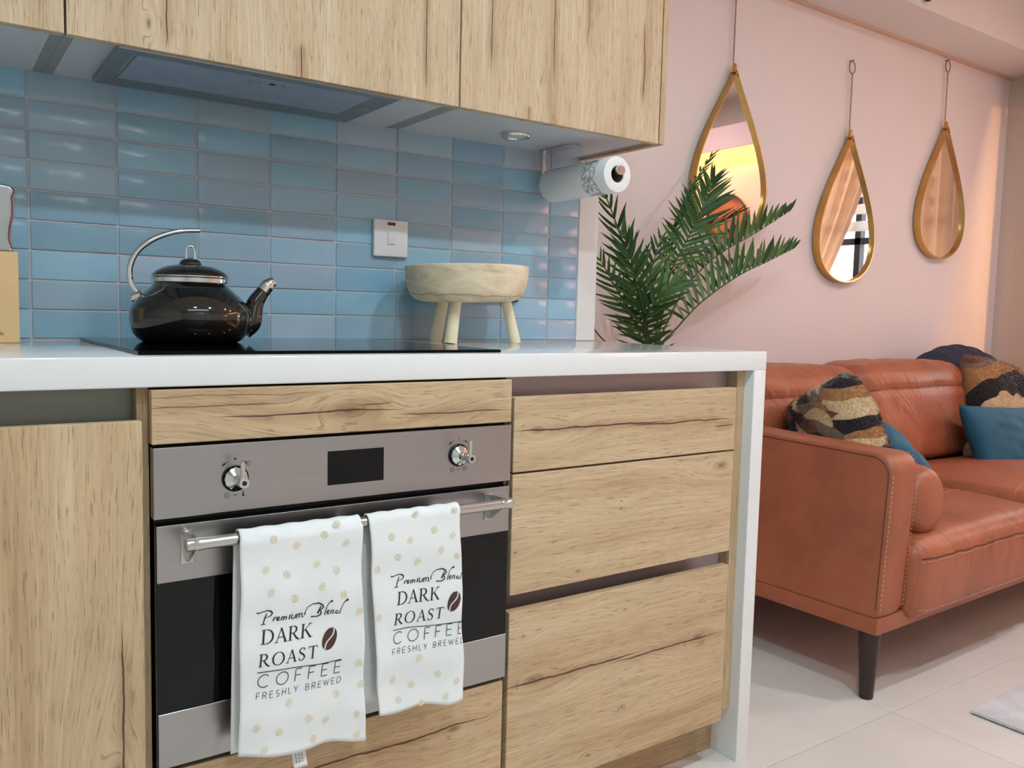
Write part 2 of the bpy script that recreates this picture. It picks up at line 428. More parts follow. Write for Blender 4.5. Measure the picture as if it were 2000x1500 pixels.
wl = thing('wall_light', 'bar of small white globe bulbs on the wall behind the viewer', 'wall light', (0.4, -2.99, 1.96))
obj('bar', MB().box(0.12, 0.68, -2.999, -2.975, 1.945, 1.965, 0.003), M['steel_bar'], wl, smooth=False)
gl = emit('globe_bulb', (0.95, 0.98, 1.0, 1), 22.0)
for x, z in ((0.17, 1.99), (0.40, 2.00), (0.53, 1.965), (0.61, 1.94)):
    obj('bulb', MB().ball((x, -2.945, z), 0.022), gl, wl, angle=None)
    obj('socket', MB().tube([(x, -2.985, z), (x, -2.960, z)], 0.012, 12), M['black'], wl)

# ================================================================== WORKTOP
wt = thing('worktop', 'white quartz worktop with a waterfall end panel down to the floor', 'worktop', (0, 0.005, 0.902))
obj('slab', MB().box(-1.3, 1.2917, 0.005, 0.600, 0.902, 0.944, 0.0022, 2), M['counter'], wt, angle=60)
obj('waterfall_panel', MB().box(1.2525, 1.2915, 0.0052, 0.600, 0.0, 0.9035, 0.0018, 2), M['counter'], wt, angle=60)

# ================================================================== BASE CABINETS
Wtop = wood('oak_plain_vertical', 'z', 61, (0, 0, 0))  # plain vertical oak without any tint
# left cabinet
lc = thing('base_cabinet', 'oak base cabinet with a tall plain door left of the oven', 'cabinet', (-0.3, 0, 0.12))
obj('body', MB().box(-1.29, -0.0165, 0.075, 0.60, 0.12, 0.9015), wood('oak_body_left', 'z', 3, (-0.3, 0, 0.12)), lc, smooth=False)
obj('finger_channel', MB().box(-1.29, -0.0165, 0.048, 0.0745, 0.80, 0.9012), plain('grey_channel', lin(128, 130, 122), 0.4, 0.3), lc, smooth=False)
obj('door', MB().box(-0.66, -0.0135, 0.0, 0.018, 0.118, 0.857, 0.001, 1),
    wood('oak_left_door', 'z', 5, (-0.3, 0, 0.12), cracks=[(-0.042, 0.30, 0.59, 0.0012, 0.012), (-0.20, 0.30, 0.5, 0.001, 0.02)], knots=[(0.36, -0.05, 0.02)]), lc, smooth=False)
obj('door', MB().box(-1.29, -0.6635, 0.0, 0.018, 0.118, 0.857, 0.001, 1), wood('oak_far_left_door', 'z', 6, (-0.3, 0, 0.12)), lc, smooth=False)
# oven housing
oh = thing('oven_housing', 'oak housing around the built-in oven with a knotty fascia above it', 'cabinet', (0.3, 0, 0.12))
obj('side_panel', MB().box(-0.016, -0.001, 0.022, 0.6, 0.12, 0.9015), wood('oak_edge', 'z', 9, (0.3, 0, 0.12), tint=(.8, .76, .72)), oh, smooth=False)
obj('side_panel', MB().box(0.598, 0.6055, 0.022, 0.6, 0.12, 0.9015), wood('oak_edge_b', 'z', 10, (0.3, 0, 0.12), tint=(.8, .76, .72)), oh, smooth=False)
obj('lower_box', MB().box(-0.001, 0.598, 0.035, 0.6, 0.12, 0.356), M['dark_gap'], oh, smooth=False)
obj('upper_box', MB().box(-0.001, 0.598, 0.035, 0.6, 0.8215, 0.9012), M['dark_gap'], oh, smooth=False)
obj('fascia', MB().box(-0.0015, 0.5965, 0.0, 0.018, 0.8235, 0.8985, 0.001, 1),
    wood('oak_fascia', 'x', 21, (0.3, 0, 0.12), cracks=[(0.857, 0.07, 0.39, 0.0012, 0.014), (0.846, 0.36, 0.60, 0.0009, 0.012), (0.866, 0.30, 0.37, 0.0006, 0.01), (0.888, -0.04, 0.26, 0.0003, 0.012), (0.874, -0.03, 0.20, 0.0005, 0.010)], knots=[(0.290, 0.858, 0.026)]), oh, smooth=False)
obj('lower_drawer_front', MB().box(0.002, 0.5915, 0.0, 0.018, 0.118, 0.3515, 0.001, 1),
    wood('oak_lower_front', 'x', 23, (0.3, 0, 0.12), cracks=[(0.292, 0.05, 0.585, 0.0016, 0.026)], knots=[(0.49, 0.288, 0.012)], tint=(.96, .93, .90)), oh, smooth=False)
# drawer cabinet
dc = thing('drawer_cabinet', 'oak three-drawer cabinet between the oven and the white end panel', 'cabinet', (0.9, 0, 0.12))
obj('body', MB().box(0.6065, 1.2265, 0.075, 0.60, 0.12, 0.9012), wood('oak_body_right', 'z', 33, (0.9, 0, 0.12), tint=(.7, .66, .62)), dc, smooth=False)
obj('finger_channel', MB().box(0.607, 1.2265, 0.062, 0.0745, 0.80, 0.901), M['channel'], dc, smooth=False)
obj('finger_channel', MB().box(0.607, 1.2265, 0.062, 0.0745, 0.44, 0.53), M['channel'], dc, smooth=False)
obj('end_panel', MB().box(1.227, 1.2523, 0.031, 0.60, 0.12, 0.9012, 0.0008, 1), wood('oak_end_panel', 'z', 35, (0.9, 0, 0.12), tint=(.93, .9, .86)), dc, smooth=False)
obj('drawer', MB().box(0.6025, 1.190, 0.0, 0.019, 0.7315, 0.8665, 0.001, 1),
    wood('oak_drawer_top', 'x', 41, (0.9, 0, 0.12), cracks=[(0.805, 0.58, 1.0, 0.0016, 0.012), (0.800, 0.86, 1.185, 0.0013, 0.014), (0.785, 1.12, 1.19, 0.0008, 0.01)], knots=[(0.655, 0.806, 0.016)]), dc, smooth=False)
obj('drawer', MB().box(0.6025, 1.190, 0.0, 0.019, 0.5065, 0.7275, 0.001, 1),
    wood('oak_drawer_middle', 'x', 47, (0.9, 0, 0.12), knots=[(0.76, 0.528, 0.0065), (0.865, 0.637, 0.006), (0.865, 0.652, 0.004), (1.15, 0.70, 0.014), (0.612, 0.585, 0.006)]), dc, smooth=False)
obj('drawer', MB().box(0.6025, 1.190, 0.0, 0.019, 0.1185, 0.4750, 0.001, 1),
    wood('oak_drawer_bottom', 'x', 53, (0.9, 0, 0.12), cracks=[(0.333, 0.57, 0.95, 0.0017, 0.018), (0.326, 0.84, 1.19, 0.0014, 0.016)], knots=[(0.66, 0.338, 0.016), (1.10, 0.33, 0.016), (0.885, 0.43, 0.006), (0.885, 0.228, 0.006), (0.635, 0.425, 0.006), (0.80, 0.15, 0.007)]), dc, smooth=False)
pl = obj('plinth', MB().box(-1.3, 1.2523, 0.0815, 0.099, 0.0, 0.1175), wood('oak_plinth', 'x', 57, (0, 0, 0), tint=(.84, .78, .72)), smooth=False)
tag(pl, 'oak plinth board set back under the base cabinets', 'plinth')

# ================================================================== OVEN
ov = thing('oven', 'compact built-in stainless steel oven with black glass door', 'oven', (0.2985, 0, 0.36))
obj('body', MB().box(0.004, 0.593, 0.022, 0.55, 0.362, 0.8195), M['black'], ov, smooth=False)
cpn = obj('control_panel', MB().box(0.0, 0.597, 0.0, 0.021, 0.7187, 0.8188, 0.0012, 2), M['steel'], ov, smooth=False)
obj('display', MB().box(0.2530, 0.3480, -0.0007, 0.002, 0.7430, 0.7960), M['black_glass'], ov, smooth=False)
dr = obj('door', MB().box(0.002, 0.595, 0.0, 0.021, 0.3592, 0.7096, 0.001, 1), M['black_glass'], ov, smooth=False)
obj('upper_strip', MB().box(0.003, 0.5945, -0.0022, -0.0002, 0.6286, 0.7094, 0.0006, 1), M['steel'], dr, smooth=False, label='stainless strip across the top of the oven door')
obj('lower_strip', MB().box(0.003, 0.5945, -0.0022, -0.0002, 0.3594, 0.4396, 0.0006, 1), M['steel'], dr, smooth=False, label='stainless strip along the bottom of the oven door')
hb = obj('handle', MB().lathe([(0.0085, 0.0), (0.0085, 0.535)], (0.030, -0.05, 0.6915), 24, 'x'), M['steel_bar'], ov)
for x in (0.0295, 0.5405):
    obj('end_sleeve', MB().lathe([(0.0, 0), (0.0078, 0.0), (0.0091, 0.001), (0.0091, 0.012), (0.0086, 0.013), (0.0086, 0.0145), (0.0091, 0.0155), (0.0091, 0.025), (0.0, 0.025)], (x, -0.05, 0.6915), 24, 'x', cap=False), M['steel_bar'], hb)
for x in (0.043, 0.550):
    mb = MB().box(x - 0.0085, x + 0.0085, -0.0042, -0.0022, 0.653, 0.7005, 0.0006, 1)
    prof = [(-0.0035, 0.698), (-0.0035, 0.656), (-0.010, 0.657), (-0.046, 0.684), (-0.058, 0.6855), (-0.058, 0.699), (-0.046, 0.7005), (-0.012, 0.7)]
    mb.prism(prof, x - 0.0022, x + 0.0022, 'yz')
    obj('bracket', mb, M['steel_bar'], hb, smooth=False)
def knob(x, z, lever_rot):
    kb = obj('knob', MB().lathe([(0.0, -0.026), (0.006, -0.026), (0.007, -0.012), (0.0165, -0.0065), (0.0175, -0.0040), (0.0175, -0.003), (0.0, -0.003)], (x, 0, z), 12, 'y', cap=False), M['chrome'], ov, angle=20)
    obj('seal_ring', MB().lathe([(0.0185, -0.004), (0.0195, -0.0005), (0.0, -0.0005), (0.0, -0.004)], (x, 0, z), 32, 'y', cap=False), M['black'], kb)
    obj('hub', MB().lathe([(0.0, -0.042), (0.0035, -0.042), (0.0035, -0.0435), (0.0072, -0.0435), (0.0078, -0.042), (0.0078, -0.030), (0.006, -0.026), (0, -0.026)], (x, 0, z), 24, 'y', cap=False), M['chrome'], kb)
    obj('hub_cap', MB().lathe([(0.0, -0.0425), (0.0034, -0.0425), (0.0, -0.042)], (x, 0, z), 16, 'y', cap=False), M['black'], kb)
    mb = MB().tube([(x, -0.036, z + 0.004), (x, -0.036, z + 0.018), (x, -0.0352, z + 0.028), (x, -0.034, z + 0.030)], [0.0034, 0.0034, 0.0040, 0.0022], 12)
    mb.xform(Matrix.Translation((x, 0, z)) @ Matrix.Rotation(lever_rot, 4, 'Y') @ Matrix.Translation((-x, 0, -z)))
    obj('lever', mb, M['chrome'], kb)
knob(0.1115, 0.7675, 0.0)
knob(0.4885, 0.7725, 0.06)
# symbols printed on the panel
def ribbon(mb, pts, y, wd=None, clip=None, fy=None):
    n = len(pts); L = []; R = []
    for i, p in enumerate(pts):
        a = pts[max(i - 1, 0)]; b = pts[min(i + 1, n - 1)]
        dx, dz = b[0] - a[0], b[1] - a[1]; l = sqrt(dx * dx + dz * dz) or 1
        h = (p[2] if len(p) > 2 else wd) / 2
        nx, nz = -dz / l * h, dx / l * h
        L.append((p[0] + nx, p[1] + nz)); R.append((p[0] - nx, p[1] - nz))
    Yf = fy if fy else (lambda x, z: y)
    for i in range(n - 1):
        q = [L[i], L[i + 1], R[i + 1], R[i]]
        if clip and any(c[0] > clip for c in q): continue
        mb.add([(c[0], Yf(*c), c[1]) for c in q], [(0, 1, 2, 3)])
def arc(cx, cz, r, a0, a1, n=10, rx=None):
    return [(cx + (rx or r) * cos(radians(a0 + (a1 - a0) * i / n)), cz + r * sin(radians(a0 + (a1 - a0) * i / n))) for i in range(n + 1)]
sym = MB(); ys = -0.0004
for cx, cz in ((0.1115, 0.7675), (0.4885, 0.7725)):
    ribbon(sym, arc(cx, cz, 0.0268, 132, 112), ys, 0.0010); ribbon(sym, arc(cx, cz, 0.0268, 70, 50), ys, 0.0010)
    for a in (128, 54): ribbon(sym, [(cx + .0268 * cos(radians(a + 6)), cz + .0268 * sin(radians(a + 6)), .0032), (cx + .0268 * cos(radians(a - 5)), cz + .0268 * sin(radians(a - 5)), .0004)] if a < 90 else [(cx + .0268 * cos(radians(a - 4)), cz + .0268 * sin(radians(a - 4)), .0032), (cx + .0268 * cos(radians(a + 8)), cz + .0268 * sin(radians(a + 8)), .0004)], ys)
    ribbon(sym, arc(cx - .012, cz - .0245, 0.0036, 0, 360, 18), ys, 0.0006)
    ribbon(sym, [(cx - .0135, cz - .0238), (cx - .012, cz - .0250), (cx - .0103, cz - .0240)], ys, 0.0005)
    ribbon(sym, [(cx - .003, cz - .0245), (cx + .003, cz - .0245)], ys, 0.0007)
ribbon(sym, [(0.1115 - .0015, 0.7675 + .0285, .0030), (0.1115 + .0015, 0.7675 + .0285, .0030)], ys)
ribbon(sym, arc(0.4885, 0.7725 + .0285, .0016, 0, 360, 12), ys, 0.0005)
ribbon(sym, arc(0.1305, 0.788, 0.0024, 0, 360, 12), ys, 0.0006)
for a in range(0, 360, 45): ribbon(sym, [(0.1305 + .0030 * cos(radians(a)), 0.788 + .0030 * sin(radians(a))), (0.1305 + .0042 * cos(radians(a)), 0.788 + .0042 * sin(radians(a)))], ys, 0.0004)
ribbon(sym, [(0.123, 0.7475, .0012), (0.123, 0.7435, .0014), (0.123, 0.7425, .0034), (0.123, 0.7405, .0026), (0.123, 0.7400, .0010)], ys)
ribbon(sym, arc(0.501, 0.7482, 0.0034, 110, 430, 16), ys, 0.0006); ribbon(sym, [(0.501, 0.7522), (0.501, 0.7485)], ys, 0.0006)
obj('printed_symbols', sym, M['print_black'], ov, smooth=False, normals=False)['kind'] = 'stuff'

# ================================================================== UPPER CABINETS
UB, UT = 1.431, 2.2
def upper(name, label, x0, x1, door_mat, seed, under=None):
    c = thing(name, label, 'cabinet', ((x0 + x1) / 2, 0.45, UB))
    L_ = ((x0 + x1) / 2, 0.45, UB)
    mb = MB().box(x0, x0 + 0.016, 0.3165, 0.60, 1.437, UT).box(x1 - 0.016, x1, 0.3165, 0.60, 1.437, UT).box(x0 + 0.016, x1 - 0.016, 0.3165, 0.60, UT - 0.016, UT).box(x0 + .016, x1 - .016, 0.585, 0.60, 1.455, UT - .016)
    obj('carcass', mb, plain('carcass_grey', lin(150, 150, 148), 0.5), c, smooth=False)
    obj('bottom_board', MB().box(x0 + 0.0165, x1 - 0.0165, 0.3165, 0.60, 1.4372, 1.453), M['soffit'], c, smooth=False)
    obj('door', MB().box(x0 + .0015, x1 - .0015, 0.297, 0.3155, UB, UT, 0.0008, 1), door_mat, c, smooth=False)
    return c
upper('wall_cabinet', 'oak wall cabinet at the far left end of the row', -1.29, -0.6605, wood('oak_upper_far_left_lit', 'z', 72, (-0.975, 0.45, UB), tint=(1.05, 1.09, 1.17), yref=0.297), 1)  # same oak as below; tint paints in the cooler, brighter light up here
upper('wall_cabinet', 'oak wall cabinet at the left above the knife block', -0.66, -0.0590, wood('oak_upper_left_lit', 'z', 71, (-0.3595, 0.45, UB), tint=(1.05, 1.09, 1.17), yref=0.297), 1)  # cooler, brighter light put into the oak by the tint
upper('wall_cabinet', 'wide oak wall cabinet above the extractor hood with a dark knot', -0.0585, 0.6565,
      wood('oak_upper_hood_lit', 'z', 77, (0.299, 0.45, UB), cracks=[(0.090, 1.43, 1.58, 0.0010, 0.016), (0.322, 1.42, 1.496, 0.0009, 0.004), (0.578, 1.43, 1.72, 0.0009, 0.004), (0.20, 1.55, 1.75, 0.0006, 0.02)], knots=[(1.472, 0.063, 0.009)], tint=(1.05, 1.09, 1.17), yref=0.297), 2)  # tint lifts the oak to stand in for cooler light
upper('wall_cabinet', 'oak wall cabinet at the right end above the paper towel roll', 0.6570, 1.2185,
      wood('oak_upper_right_lit', 'z', 83, (0.93775, 0.45, UB), cracks=[(0.732, 1.50, 1.75, 0.0008, 0.004), (0.895, 1.50, 1.75, 0.0009, 0.010), (1.162, 1.50, 1.72, 0.0013, 0.018), (0.831, 1.425, 1.463, 0.0008, 0.003), (0.99, 1.6, 1.8, 0.0006, 0.02)], tint=(1.05, 1.09, 1.17), yref=0.297), 3)  # cool light on the upper doors is in the tint
ep = obj('cabinet_end_panel', MB().box(1.2205, 1.2370, 0.297, 0.5975, UB, UT, 0.0006, 1), wood('oak_upper_end', 'z', 87, (0, 0, 0), tint=(.97, .94, .92)), smooth=False)
tag(ep, 'thin oak panel closing the right end of the wall cabinets', 'cabinet panel')

# ================================================================== HOOD
hd = thing('extractor_hood', 'slim stainless extractor hood set into the cabinet underside', 'extractor hood', (0.27, 0.43, 1.42))
X0, X1, Y0, Y1, ZR, ZI, ZS = 0.020, 0.530, 0.306, 0.570, 1.4262, 1.4332, 1.4370
ix0, ix1, iy0, iy1 = 0.0505, 0.491, 0.355, 0.527
mb = MB()
def ringq(o, zi_o, i, zi_i):
    a = [(o[0], o[2], zi_o), (o[1], o[2], zi_o), (o[1], o[3], zi_o), (o[0], o[3], zi_o)]
    b = [(i[0], i[2], zi_i), (i[1], i[2], zi_i), (i[1], i[3], zi_i), (i[0], i[3], zi_i)]
    return a + b, [(k, (k + 1) % 4, 4 + (k + 1) % 4, 4 + k) for k in range(4)]
rim_o, rim_i, inn_ = (X0, X1, Y0, Y1), (X0 + .003, X1 - .003, Y0 + .003, Y1 - .003), (ix0, ix1, iy0, iy1)
mb.add(*ringq(rim_o, ZS, rim_o, ZR + .001))
mb.add(*ringq(rim_o, ZR + .001, rim_i, ZR))
mb.add(*ringq(rim_i, ZR, inn_, ZI))
mb.add(*ringq(inn_, ZI, inn_, ZS - .0002))
obj('frame', mb, M['hood_steel'], hd, smooth=False)
obj('filter_panel', MB().box(ix0 + .006, ix1 - .001, iy0 + .0015, iy1 - .0025, ZI - .0006, 1.4366, 0.0005, 1), M['filter'], hd, smooth=False)
obj('filter_edge', MB().box(ix0 + .002, ix1 - .001, iy1 - .0022, iy1 - .0008, ZI - .0014, 1.4366), M['chrome'], hd, smooth=False)
for x in (0.2605, 0.2765, 0.322, 0.337):
    obj('button', MB().lathe([(0.0, ZI - .0021), (0.0040, ZI - .0019), (0.0046, ZI - .0012), (0.0046, ZI)], (x, 0.386, 0), 16, cap=False), M['steel'], hd)
obj('display', MB().box(0.2935, 0.3045, 0.380, 0.392, ZI - .0012, ZI), M['black_glass'], hd, smooth=False)
lz = lambda x_: ZI - (x_ - ix1) / (X1 - .003 - ix1) * (ZI - ZR)
obj('lamp', MB().add([(0.503, 0.42, lz(.503) - .0006), (0.516, 0.42, lz(.516) - .0006), (0.516, 0.455, lz(.516) - .0006), (0.503, 0.455, lz(.503) - .0006), (0.503, 0.42, lz(.503) + .002), (0.516, 0.42, lz(.516) + .002), (0.516, 0.455, lz(.516) + .002), (0.503, 0.455, lz(.503) + .002)],
    [(0, 1, 2, 3), (4, 5, 6, 7), (0, 1, 5, 4), (1, 2, 6, 5), (2, 3, 7, 6), (3, 0, 4, 7)]), plain('hood_lamp_lens', lin(130, 134, 134), 0.2), hd, smooth=False)

# puck light, paper towel holder + roll
pk = thing('puck_light', 'small round chrome-rimmed puck light under the right wall cabinet', 'light', (0.908, 0.455, 1.43))
obj('rim', MB().lathe([(0.024, 0.0), (0.026, -0.003), (0.033, -0.0035), (0.034, -0.001), (0.034, 0.006)], (0.908, 0.455, 1.431), 36, cap=False), M['chrome'], pk)
obj('lens', MB().lathe([(0.0, -0.0005), (0.024, -0.0005), (0.024, 0.004)], (0.908, 0.455, 1.431), 36, cap=False), plain('frosted_lens', lin(205, 208, 206), 0.35), pk)

RX, RZ = 1.102, 1.3475
ph = thing('paper_towel_holder', 'steel paper towel holder screwed under the right wall cabinet', 'paper towel holder', (1.09, 0.52, 1.43))
def capsule(cx, y0, y1, r, n=14):
    return [(cx + r * cos(a), y1 + r * sin(a)) for a in [pi * i / n for i in range(n + 1)]] + [(cx + r * cos(a), y0 + r * sin(a)) for a in [pi + pi * i / n for i in range(n + 1)]]
obj('mount_plate', MB().prism(capsule(1.088, 0.468, 0.572, 0.019), 1.4335, 1.4370, 'xy'), M['steel_bar'], ph, smooth=False)
obj('post', MB().tube([(1.083, 0.578, 1.434), (1.083, 0.578, RZ + 0.016), (1.088, 0.574, RZ + 0.013), (RX, 0.565, RZ + 0.011)], 0.006, 14), M['steel_bar'], ph)
rod = obj('rod', MB().lathe([(0.0055, 0.305), (0.0055, 0.57)], (RX + .001, 0, RZ + 0.0105), 16, 'y'), M['steel_bar'], ph)
obj('end_cap', MB().lathe([(0.0, 0.296), (0.0098, 0.296), (0.0108, 0.2985), (0.0108, 0.312), (0.0, 0.312)], (RX + .001, 0, RZ + 0.0085), 28, 'y', cap=False), M['steel_bar'], rod)
def towel_paper_mat():
    t = NT('kitchen_paper'); p = t.sep(t.coord()); v = t.coord()
    y = p[1]
    band = t.m('MULTIPLY', t.sstep(y, -0.102, -0.088), t.m('SUBTRACT', 1.0, t.sstep(y, -0.052, -0.036)))
    vo = t.n.new('ShaderNodeTexVoronoi'); vo.inputs['Scale'].default_value = 95; t.link(v, vo.inputs['Vector'])
    pat = t.sstep(t.m('ADD', t.noise(v, 130, 4, 0.75), t.m('MULTIPLY', vo.outputs[0], 0.10)), 0.50, 0.60)
    r = t.m('SQRT', t.m('ADD', t.m('MULTIPLY', p[0], p[0]), t.m('MULTIPLY', p[2], p[2])))
    edge = t.m('GREATER_THAN', r, 0.0405)
    fac = t.m('MULTIPLY', t.m('MULTIPLY', band, pat), edge)
    t.set(Base_Color=t.mix(t.m('MULTIPLY', fac, 0.8), lin(236, 237, 236), lin(120, 124, 130)), Roughness=0.9)
    t.bump(t.noise(v, 180, 2), 0.35, 0.0015)
    return t.mat
rl = thing('paper_towel_roll', 'white paper towel roll with a grey printed band hanging under the wall cabinet', 'paper towel roll', (RX, 0.44, RZ))
RO, RI = 0.0425, 0.0190
prof = [(RI, 0.312), (RI + .001, 0.3105), (RO - 0.004, 0.310), (RO - .001, 0.3115), (RO, 0.315), (RO, 0.562), (RO - .002, 0.565), (RI, 0.565), (RI, 0.312)]
obj('paper', MB().lathe(prof, (RX, 0, RZ), 64, 'y', cap=False), towel_paper_mat(), rl)
obj('cardboard_core', MB().lathe([(RI - .0002, 0.313), (RI - .0002, 0.564), (RI - .0015, 0.564), (RI - .0015, 0.313), (RI - .0002, 0.313)], (RX, 0, RZ), 40, 'y', cap=False), plain('cardboard', lin(120, 92, 70), 0.9), rl)

# ================================================================== SWITCH AND SOCKET
sw = thing('wall_switch', 'white cooker switch plate with a small red indicator on the tiles', 'switch', (0.652, 0.59, 1.182))
obj('plate', MB().box(0.6085, 0.6965, 0.5880, 0.5985, 1.1395, 1.2255, 0.004, 3), M['white_plastic'], sw, angle=50)
obj('rocker', MB().box(0.6430, 0.6625, 0.5850, 0.5890, 1.1690, 1.1985, 0.0015, 2), plain('rocker_white', lin(220, 218, 220), 0.3), sw, angle=50)
obj('indicator', MB().box(0.6425, 0.6630, 0.5868, 0.5890, 1.2125, 1.2195, 0.0008, 1), plain('red_indicator', lin(120, 16, 26), 0.2), sw, smooth=False, label='dark red indicator window')
sk = thing('wall_socket', 'dark socket plate on the tiles half hidden behind the wooden bowl', 'socket', (0.95, 0.592, 1.085))
obj('plate', MB().box(0.886, 1.021, 0.5880, 0.5985, 1.0440, 1.1280, 0.003, 2), M['black'], sk, angle=50)
for x in (0.925, 0.985): obj('outlet', MB().box(x - .018, x + .018, 0.5862, 0.5882, 1.065, 1.105, 0.001, 1), plain('outlet_grey', lin(40, 40, 42), 0.4), sk, smooth=False)

# ================================================================== HOB
hob = obj('induction_hob', MB().box(-0.0085, 0.602, 0.046, 0.575, 0.9441, 0.9492, 0.0012, 2), plain('hob_glass', lin(6, 7, 9), 0.06, 0, 0.10), smooth=False)
tag(hob, 'black glass induction hob let into the white worktop', 'hob')

# ================================================================== KETTLE
KX, KY, KZ = 0.1480, 0.385, 0.9493
kt = thing('kettle', 'glossy dark brown enamel kettle with chrome handle standing on the hob', 'kettle', (KX, KY, KZ))
def enamel():
    t = NT('dark_enamel'); t.set(Base_Color=lin(24, 21, 18), Roughness=0.07); t.bsdf.inputs['Coat Weight'].default_value = 0.6; t.bsdf.inputs['Coat Roughness'].default_value = 0.03
    return t.mat
EN = enamel()
KS = Vector((cos(radians(-6)), sin(radians(-6)), 0))        # spout direction
prof = [(0.0, 0.0), (0.086, 0.0), (0.094, 0.004), (0.104, 0.016), (0.1095, 0.034), (0.1110, 0.052), (0.1070, 0.067), (0.097, 0.081), (0.085, 0.0925), (0.074, 0.102), (0.067, 0.1085), (0.0645, 0.112), (0.0645, 0.117)]
def smoothprof(pr, n=4):
    out = []
    for i in range(len(pr) - 1):
        p0 = pr[max(i - 1, 0)]; p1 = pr[i]; p2 = pr[i + 1]; p3 = pr[min(i + 2, len(pr) - 1)]
        for k in range(n):
            t = k / n
            f = lambda a, b, c, d: 0.5 * (2 * b + (c - a) * t + (2 * a - 5 * b + 4 * c - d) * t * t + (3 * b - a - 3 * c + d) * t ** 3)
            out.append((max(0, f(p0[0], p1[0], p2[0], p3[0])), f(p0[1], p1[1], p2[1], p3[1])))
    return out + [pr[-1]]
obj('body', MB().lathe([(0, 0)] + smoothprof(prof[1:]), (KX, KY, KZ), 80, cap=False), EN, kt, angle=60)
obj('rim', MB().lathe([(0.0645, 0.110), (0.0715, 0.1125), (0.0725, 0.1195), (0.0685, 0.1220), (0.060, 0.1215)], (KX, KY, KZ), 64, cap=False), M['chrome'], kt)
ld = obj('lid', MB().lathe(smoothprof([(0.0705, 0.1230), (0.0710, 0.1248), (0.062, 0.1340), (0.043, 0.1425), (0.022, 0.1465), (0.0205, 0.1490), (0.016, 0.1550), (0.008, 0.1580), (0.0, 0.1588)]), (KX, KY, KZ), 64, cap=False), EN, kt, angle=60)
obj('lid_edge', MB().lathe([(0.068, 0.1218), (0.0722, 0.1230), (0.0722, 0.1244), (0.068, 0.1248)], (KX, KY, KZ), 64, cap=False), M['chrome'], ld)
c = Vector((KX, KY, KZ))
obj('lid_loop', MB().tube([c + KS * (0.0078 * cos(a)) + Vector((0, 0, 0.1700 + 0.0125 * sin(a))) for a in [pi * i / 14 for i in range(15)]][::1] and
    [c + KS * 0.0078 + Vector((0, 0, 0.156))] + [c + KS * (0.0078 * cos(a)) + Vector((0, 0, 0.1720 + 0.0095 * sin(a))) for a in [pi * i / 14 for i in range(15)]] + [c - KS * 0.0078 + Vector((0, 0, 0.156))], 0.0021, 10), M['chrome'], ld)
def K(s, z, o=0.0): return c + KS * s + Vector((0, 0, z)) + Vector((-KS.y, KS.x, 0)) * o
def catmull(P, n=8):
    P = [Vector(p) for p in P]; out = []
    for i in range(len(P) - 1):
        p0 = P[max(i - 1, 0)]; p1 = P[i]; p2 = P[i + 1]; p3 = P[min(i + 2, len(P) - 1)]
        for k in range(n):
            t = k / n
            out.append(0.5 * (2 * p1 + (p2 - p0) * t + (2 * p0 - 5 * p1 + 4 * p2 - p3) * t * t + (3 * p1 - p0 - 3 * p2 + p3) * t ** 3))
    return out + [P[-1]]
hpts = catmull([K(-0.086, 0.084), K(-0.100, 0.098), K(-0.1070, 0.115), K(-0.1065, 0.140), K(-0.094, 0.167), K(-0.070, 0.188), K(-0.040, 0.2025), K(-0.012, 0.2095), K(0.018, 0.2120)], 7)
hn = len(hpts)
obj('handle', MB().tube(hpts, [0.0043 + 0.0012 * sin(pi * min(1, i / hn * 1.1)) for i in range(hn)], 14), M['chrome'], kt)
obj('handle_bracket', MB().tube([K(-0.092, 0.078, -0.012), K(-0.094, 0.086, -0.010), K(-0.092, 0.092, 0.0), K(-0.094, 0.086, 0.010), K(-0.092, 0.078, 0.012)], 0.0045, 10).ball(K(-0.097, 0.082), 0.0125, (1, 1, .9)), M['chrome'], kt)
spts = catmull([K(0.098, 0.030), K(0.112, 0.040), K(0.1175, 0.058), K(0.1235, 0.078), K(0.135, 0.0955), K(0.1435, 0.1075)], 6)
sn = len(spts); spr = [0.026 - 0.0125 * min(1, (i / (sn - 1)) * 1.2) for i in range(sn)]
obj('spout', MB().tube(spts, spr, 20), EN, kt, angle=70)
tp = catmull([K(0.1385, 0.1005), K(0.146, 0.1105), K(0.1525, 0.1165), K(0.1605, 0.1205)], 5)
obj('spout_tip', MB().tube(tp, [0.0142 - 0.0055 * max(0, (i - 6) / (len(tp) - 7)) if i > 6 else 0.0142 for i in range(len(tp))], 20), M['chrome'], kt)

kt.scale = (0.935, 0.935, 0.95)

